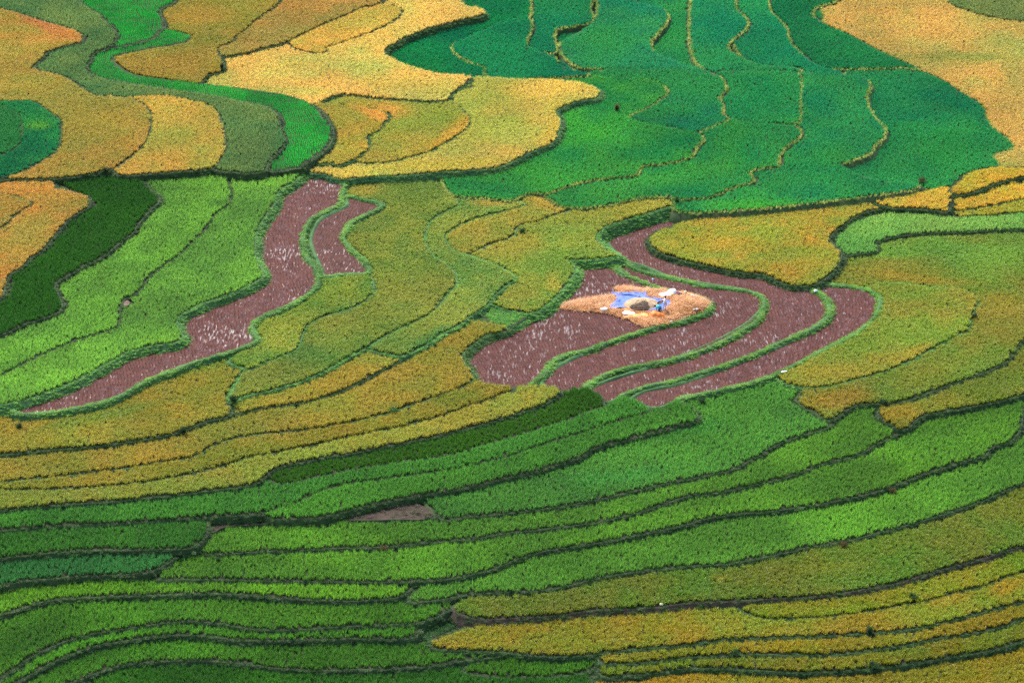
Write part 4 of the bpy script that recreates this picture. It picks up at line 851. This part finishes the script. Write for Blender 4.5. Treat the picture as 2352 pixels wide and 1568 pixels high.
oc = pxpoly('1527,775 1533,771 1545,768 1560,766 1575,765 1583,768 1581,774 1565,776 1545,775 1535,777', HA+.2)
fo = sheet('orange_cloth', oc, lambda x, y, d: HA+.24+.12*(1-np.exp(-d/.12))+wr(x, y, .22, 15, .05), M_PALEO, step=.07, skirt=HA+.08)
tag(fo, 'folded pale orange cloth spread left of the orange bundle', 'cloth')
sheet('red_edge', pxpoly('1521,756 1528,754.5 1536,756 1541,759 1534,760 1526,759', HA+.3), lambda x, y, d: HA+.36+.08*(1-np.exp(-d/.1)), M_ORANGE, fo, .07, skirt=HA+.15)
ob = pxpoly('1584,768 1588,763 1596,761 1607,762 1615,765 1623,768 1624,772 1618,774 1605,774 1592,774', HA+.3)
tag(sheet('orange_bundle', ob, lambda x, y, d: HA+.25+.45*(1-np.exp(-d/.22))+wr(x, y, .25, 16, .07), M_ORANGE, step=.07, skirt=HA+.05), 'bulging bright orange tarpaulin bundle in front of the crouching person', 'bundle')
lump('yellow_bag', 1641, 724, .3, .26, .34, M_YELLOW, 'small bright yellow bag against the white puffed sheet', 'bag', 0, 2)
lump('pink_bag', 1653.5, 719, .28, .28, .38, M_PINKC, 'small pink-red bag right of the white puffed sheet', 'bag', 0, 3)
lump('purple_bag', 1660, 723, .62, .4, .3, M_PURPLE, 'dark purple bag lying right of the pink bag', 'bag', .1, 4)
lump('cream_bag', 1673, 720, .28, .28, .42, M_CREAM, 'upright cream bag standing on the green bund', 'bag', 0, 5)
lump('teal_cloth', 1690, 726, .55, .35, .2, M_TEALC, 'pale bluish cloth on the bund right of the cream bag', 'cloth', -.2, 6)
lump('white_cloth', 1699, 728, .4, .3, .16, M_WHITE, 'small white cloth at the right end of the bluish cloth on the bund', 'cloth', .3, 7)
lump('white_bag', 1694, 760, .24, .2, .18, M_WHITE, 'left one of two small white bags on the straw mound', 'bag', .4, 8)
lump('white_bag', 1701, 759, .22, .22, .16, M_WHITE, 'right one of two small white bags on the straw mound', 'bag', -.4, 9)
lump('white_rag', 1639, 784, .35, .18, .1, M_WHITE, 'white rag on the green bund below the straw', 'rag', .5, 10)
x, y, z = on_surface(1594, 682); lump('ball', 1594, 684, .27, .27, .26, M_BALL, 'small pale blue ball on the upper green bund behind the straw', 'ball', 0, 0, z=z+.22, squash=1)
x, y, z = on_surface(1990, 711); lump('white_bag', 1991, 712, .42, .26, .26, M_WHITE, 'white bag lying on the curved bund of the second stubble paddy', 'bag', .6, 11, z=z+.2)
x, y, z = on_surface(1914, 907); lump('white_rag', 1914, 908, .7, .2, .12, M_WHITE, 'pale grey rag on the bund at the tip of the leaf-shaped field', 'rag', .35, 12, z=z+.2)
x, y, z = on_surface(1615, 1468); lump('pale_stone', 1615, 1476, .35, .25, .2, M_CREAM, 'small pale stone on the bare bank at lower right', 'stone', .2, 13, z=z+.05)
# bent bamboo pole lying on the straw
def tube(name, pts, r, mat, parent=None, n=6):
    V, Fc = [], []; pts = [Vector(p) for p in pts]
    for i, p in enumerate(pts):
        t = (pts[min(i+1, len(pts)-1)]-pts[max(i-1, 0)]).normalized(); a = t.orthogonal().normalized(); b = t.cross(a)
        rr = r[i] if hasattr(r, '__len__') else r
        for k in range(n): V.append(p+(a*math.cos(6.283*k/n)+b*math.sin(6.283*k/n))*rr)
    for i in range(len(pts)-1):
        for k in range(n): Fc.append((i*n+k, i*n+(k+1) % n, (i+1)*n+(k+1) % n, (i+1)*n+k))
    Fc.append(tuple(range(n))[::-1]); Fc.append(tuple((len(pts)-1)*n+k for k in range(n)))
    return obj(name, V, Fc, mat, parent, smooth=True)
pl = [(1617, 775), (1625, 777), (1634, 779), (1644, 780), (1650, 779), (1656, 775), (1664, 772), (1670, 770), (1676, 769)]
tag(tube('pole', [(*at(a, b, HA+.28), HA+.3) for a, b in pl], .025, M_WOOD), 'thin dark bent pole lying on the straw by the green bund', 'pole')

# ---- people: one continuous skinned body each, clothes and hair as children
def skin_mesh(name, J, Ed, mat, parent, root=0, sub=2):
    bm = bmesh.new(); lay = bm.verts.layers.skin.verify(); vs = []
    for i, j in enumerate(J):
        v = bm.verts.new(j[0]); r = j[1]; v[lay].radius = r if isinstance(r, tuple) else (r, r); v[lay].use_root = (i == root); vs.append(v)
    for a, b in Ed: bm.edges.new((vs[a], vs[b]))
    me = bpy.data.meshes.new(name); bm.to_mesh(me); bm.free(); me.materials.append(mat)
    o = bpy.data.objects.new(name, me); COL.objects.link(o); o.parent = parent
    md = o.modifiers.new('skin', 'SKIN'); md.use_smooth_shade = True
    s = o.modifiers.new('sub', 'SUBSURF'); s.levels = sub; s.render_levels = sub
    return o
def limb(J, Ed, start, pts):
    a = start
    for p, r in pts: J.append((p, r)); Ed.append((a, len(J)-1)); a = len(J)-1
    return a
def fingers(J, Ed, wrist, hand, side):
    """palm with four fingers and a thumb, slightly curled; hand = direction of the palm"""
    w = Vector(J[wrist][0]); d = Vector(hand).normalized(); u = d.orthogonal().normalized() if abs(d.z) > .9 else d.cross(Vector((0, 0, 1))).normalized()
    dn = d.cross(u).normalized(); dn = dn if dn.z < 0 else -dn
    palm = w+d*.08; J.append((tuple(palm), (.032, .02))); Ed.append((wrist, len(J)-1)); p = len(J)-1
    for k, ln in enumerate((.075, .085, .08, .06)):
        b = palm+u*(k-1.5)*.022+d*.02
        limb(J, Ed, p, [(tuple(b), .01), (tuple(b+d*ln*.55+dn*.01), .009), (tuple(b+d*ln*.85+dn*.04), .008)])
    t = w+d*.04+u*side*.04; limb(J, Ed, wrist, [(tuple(t), .012), (tuple(t+d*.04+u*side*.02+dn*.02), .01)])
def face(head, fwd, parent):
    f = Vector(fwd).normalized(); s = f.cross(Vector((0, 0, 1))).normalized(); u = s.cross(f)
    h = Vector(head)
    for k in (-1, 1):
        tube('eye', [h+f*.085+s*.033*k+u*.01, h+f*.1+s*.033*k+u*.01], .011, M_HAIR, parent)
        tube('ear', [h+s*k*.085-u*.03, h+s*k*.098+u*.025], .018, M_SKIN, parent)
    tube('nose', [h+f*.09+u*.005, h+f*.122-u*.03, h+f*.1-u*.038], .014, M_SKIN, parent)
    tube('mouth', [h+f*.095-u*.062-s*.025, h+f*.1-u*.062, h+f*.095-u*.062+s*.025], .008, M_PINKC, parent)
def hair(head, fwd, parent, r=.115):
    f = Vector(fwd).normalized(); V, Fc = [], []; n, mm = 14, 7
    for j in range(mm+1):
        ph = math.pi*.62*j/mm
        for i in range(n):
            th = 6.283*i/n; v = Vector((math.sin(ph)*math.cos(th), math.sin(ph)*math.sin(th), math.cos(ph)))
            if v.dot(f) > .35 and v.z < .45: v *= .86
            V.append(Vector(head)+v*r-f*.018+Vector((0, 0, .015)))
    for j in range(mm):
        for i in range(n): Fc.append((j*n+i, j*n+(i+1) % n, (j+1)*n+(i+1) % n, (j+1)*n+i))
    return obj('hair', V, Fc, M_HAIR, parent, smooth=True)

# standing person in white, facing left and leaning a little forward
fx, fy = at(1624.5, 757, tz+.05)
ps = empty('person', (fx, fy, tz+.04)); ps.scale = (1.05,)*3; tag(ps, 'standing person with black hair in a long white shirt and pale trousers', 'person')
J, Ed = [((0, 0, .86), (.13, .11))], []
ch = limb(J, Ed, 0, [((-.01, 0, 1.02), (.12, .1)), ((-.03, 0, 1.22), (.15, .105)), ((-.04, 0, 1.32), (.1, .08)), ((-.05, 0, 1.39), .05), ((-.06, 0, 1.47), (.085, .09)), ((-.065, 0, 1.56), (.075, .085))])
hands = []
for s in (-1, 1):
    limb(J, Ed, 0, [((0, s*.1, .8), (.085, .09)), ((-.02, s*.11, .44), .06), ((.02, s*.12, .09), .04), ((-.1, s*.13, .03), (.045, .03)), ((-.17, s*.14, .025), (.035, .02))])
    w = limb(J, Ed, 2, [((-.04, s*.19, 1.26), .055), ((-.16, s*.22, 1.03), .042), ((-.38, s*.12, .98), .03)]); hands.append(w)
for w, s in zip(hands, (-1, 1)): fingers(J, Ed, w, (-1, 0, -.1), s)
skin_mesh('body', J, Ed, M_SKIN, ps)
J, Ed = [((0, 0, .84), (.165, .15))], []
limb(J, Ed, 0, [((-.01, 0, 1.02), (.15, .13)), ((-.03, 0, 1.22), (.175, .13)), ((-.04, 0, 1.33), (.11, .09))])
limb(J, Ed, 0, [((.0, 0, .68), (.19, .17))])
for s in (-1, 1): limb(J, Ed, 2, [((-.04, s*.2, 1.26), .075), ((-.16, s*.23, 1.04), .062), ((-.3, s*.16, .99), .05)])
skin_mesh('shirt', J, Ed, M_SHIRT, ps)
J, Ed = [((0, 0, .8), (.15, .13))], []
for s in (-1, 1): limb(J, Ed, 0, [((0, s*.1, .74), (.105, .11)), ((-.02, s*.11, .44), .085), ((.02, s*.12, .12), .07)])
skin_mesh('trousers', J, Ed, M_PALEP, ps)
hair((-.065, 0, 1.52), (-1, 0, 0), ps); face((-.065, 0, 1.5), (-1, 0, -.15), ps)
# winnowing tray held by the standing person: shallow woven scoop with a pale rim
tr = empty('winnowing_tray', (fx-.55, fy-.03, tz+.98)); tr.rotation_euler = (0, R(-24), 0)
tag(tr, 'dark woven winnowing tray held out by the standing person in white', 'tray')
V, Fc = [], []; n = 24
for q, (rr, zz) in enumerate(((0, -.05), (.6, -.05), (.92, -.01), (1, .06), (1.04, .06), (.95, -.04), (.6, -.09), (0, -.09))):
    for i in range(n): V.append((math.cos(6.283*i/n)*.38*rr, math.sin(6.283*i/n)*.24*rr, zz))
for q in range(7):
    for i in range(n): Fc.append((q*n+i, q*n+(i+1) % n, (q+1)*n+(i+1) % n, (q+1)*n+i))
obj('basket', V, Fc, M_DARK, tr, smooth=True)
tube('rim', [(math.cos(6.283*i/24)*.395, math.sin(6.283*i/24)*.25, .065) for i in range(25)], .012, M_PALEO, tr)
tag(tube('stick', [(fx-.2, fy-.2, tz+.02), (fx-.2, fy-.17, tz+.45), (fx-.19, fy-.14, tz+.86)], .02, M_WOOD), 'thin brown stick standing beside the person in white', 'stick')

# bending person in teal, head to the left, back to the sky
bx_, by_ = at(1610.5, 763, HA+.3)
pb = empty('person', (bx_, by_, HA+.3)); tag(pb, 'bending person in a teal shirt and dark trousers beside the grain heap', 'person')
J, Ed = [((.06, 0, .62), (.13, .13))], []
limb(J, Ed, 0, [((-.1, 0, .72), (.12, .11)), ((-.27, 0, .78), (.15, .1)), ((-.35, 0, .78), (.1, .08)), ((-.42, 0, .77), .05), ((-.5, 0, .75), (.085, .09)), ((-.58, 0, .73), (.07, .08))])
hands = []
for s in (-1, 1):
    limb(J, Ed, 0, [((.05, s*.11, .56), (.085, .09)), ((-.14, s*.15, .33), .06), ((.06, s*.15, .08), .04), ((-.05, s*.15, .03), (.045, .03)), ((-.12, s*.16, .025), (.035, .02))])
    w = limb(J, Ed, 2, [((-.3, s*.19, .74), .055), ((-.32, s*.23, .5), .042), ((-.42, s*.16, .3), .03)]); hands.append(w)
for w, s in zip(hands, (-1, 1)): fingers(J, Ed, w, (-.5, 0, -.8), s)
skin_mesh('body', J, Ed, M_SKIN, pb)
J, Ed = [((.04, 0, .64), (.16, .15))], []
limb(J, Ed, 0, [((-.1, 0, .73), (.15, .135)), ((-.27, 0, .79), (.175, .125)), ((-.36, 0, .785), (.11, .09))])
for s in (-1, 1): limb(J, Ed, 2, [((-.3, s*.2, .74), .075), ((-.32, s*.24, .52), .06), ((-.38, s*.2, .4), .05)])
skin_mesh('shirt', J, Ed, M_TEAL, pb)
J, Ed = [((.08, 0, .58), (.16, .15))], []
for s in (-1, 1): limb(J, Ed, 0, [((.05, s*.11, .52), (.11, .115)), ((-.14, s*.15, .33), .085), ((.05, s*.15, .12), .065)])
skin_mesh('trousers', J, Ed, M_DTEAL, pb)
hair((-.54, 0, .765), (-.7, 0, -.7), pb); face((-.545, 0, .74), (-.8, 0, -.6), pb)

# ---- shrubs and weeds standing on the bunds
def leaf_plain(name, c):
    m = bpy.data.materials.new(name); t = nodes(m); L = t.links.new
    v = new(t, 'ShaderNodeAttribute', attribute_type='GEOMETRY', attribute_name='v'); r = new(t, 'ShaderNodeValToRGB'); e = r.color_ramp.elements
    e[0].color = (*[x*.6 for x in c], 1); e[1].color = (*[min(1, x*1.5) for x in c], 1); L(v.outputs['Fac'], r.inputs[0])
    d = new(t, 'ShaderNodeBsdfDiffuse'); tr_ = new(t, 'ShaderNodeBsdfTranslucent'); mx = new(t, 'ShaderNodeMixShader'); mx.inputs[0].default_value = .3
    L(r.outputs[0], d.inputs[0]); L(r.outputs[0], tr_.inputs[0]); L(d.outputs[0], mx.inputs[1]); L(tr_.outputs[0], mx.inputs[2]); o_ = new(t, 'ShaderNodeOutputMaterial'); L(mx.outputs[0], o_.inputs[0])
    return m
LV = [leaf_plain('dark shrub leaves', (.03, .06, .025)), leaf_plain('brown weed leaves', (.08, .06, .03)), leaf_plain('green weed leaves', (.05, .13, .04))]
SHR = [l.split('|') for l in '''542,172|1.3|.5|0|slim dark shrub standing on the edge of the brightest yellow field
1273,572|.9|1.2|0|dark bushy weed with brown twigs among the centre yellow-green rice
2376,780|.7|1.3|0|sprawling dark weed on the curved bund at far right
2123,1547|1.0|.8|0|dark shrub on the bund between golden strips at lower right
2178,1208|.8|1.0|1|brownish bush on the bund between two green terraces at right
2060,1338|.8|1.1|1|brown bush on the bank above the wide olive terrace
571,980|.8|1.4|0|dark weed clump between golden strips at left of centre
448,1062|.7|.8|0|dark leafy weed on the golden strip's bund at lower left of centre
2250,450|1.0|1.6|1|twiggy brown bush at the end of the teal fields' long bank
937,1346|.6|1.0|1|small brown weed on the bund in the middle of the lower green terraces
47,1050|.9|.9|0|dark weed by the left edge below the long stubble strip
962,1008|.6|1.2|2|tufted green weed on the golden field in the centre left
257,432|.8|1.9|0|dark low bush where the gold field meets the dark green terrace
1716,990|.9|1.3|0|dark bush at the corner of the outermost stubble paddy's bund
535,1370|.7|2.0|0|dark spreading bush below the long green terrace at lower left
1653,498|1.3|1.1|2|pale twiggy shrub at the left end of the teal fields' bank
2156,992|.8|1.2|0|dark weed at the tip of the orange-ended rice field at right
2131,1643|.9|1.6|0|dark bush on the lowest bund at bottom right
1793,1603|.7|1.2|0|dark weed where two narrow strips meet at the bottom right of centre
2228,1463|.8|1.5|0|dark leafy patch in the yellow-green strip at lower right
1505,275|1.3|.9|1|brown weeds on the corner of the central golden field's bank'''.splitlines()]
for s_, hgt, wid, kind, lab in SHR:
    X, Y = map(float, s_.split(',')); hgt, wid = float(hgt), float(wid)*.75
    x, y, z = on_surface(X, Y); root = empty('shrub', (x, y, z-.05)); tag(root, lab, 'shrub', 'weeds and shrubs on the bunds')
    V, Fc, val = [], [], []; tips = []
    sv, sf = [], []
    for k in range(9):
        a = random.random()*6.283; l = random.uniform(.6, 1)*hgt; rr = random.uniform(.2, 1)*wid*.5
        pts = [Vector((0, 0, 0)), Vector((math.cos(a)*rr*.4, math.sin(a)*rr*.4, l*.5)), Vector((math.cos(a)*rr, math.sin(a)*rr, l*random.uniform(.75, 1)))]
        for u in np.linspace(.35, 1, 7):
            p = pts[0].lerp(pts[1], u*2) if u < .5 else pts[1].lerp(pts[2], u*2-1)
            for _ in range(9):
                q = p+Vector((random.gauss(0, .1), random.gauss(0, .1), random.gauss(0, .07))); q.z = max(.02, q.z)
                blade(V, Fc, val, q.x, q.y, random.random()*6.283, random.uniform(-.03, .08), random.uniform(.06, .16), .06, .2, z0=q.z)
        n0 = len(sv)
        for i, p in enumerate(pts):
            r0 = .018*(1-i*.35)
            for t_ in range(4): sv.append(p+Vector((math.cos(t_*1.571)*r0, math.sin(t_*1.571)*r0, 0)))
        for i in range(2):
            for t_ in range(4): sf.append((n0+i*4+t_, n0+i*4+(t_+1) % 4, n0+i*4+4+(t_+1) % 4, n0+i*4+4+t_))
    obj('stems', sv, sf, M_STEM, root)
    o = obj('foliage', V, Fc, LV[int(kind)], root); at_ = o.data.attributes.new('v', 'FLOAT', 'POINT'); at_.data.foreach_set('value', val)
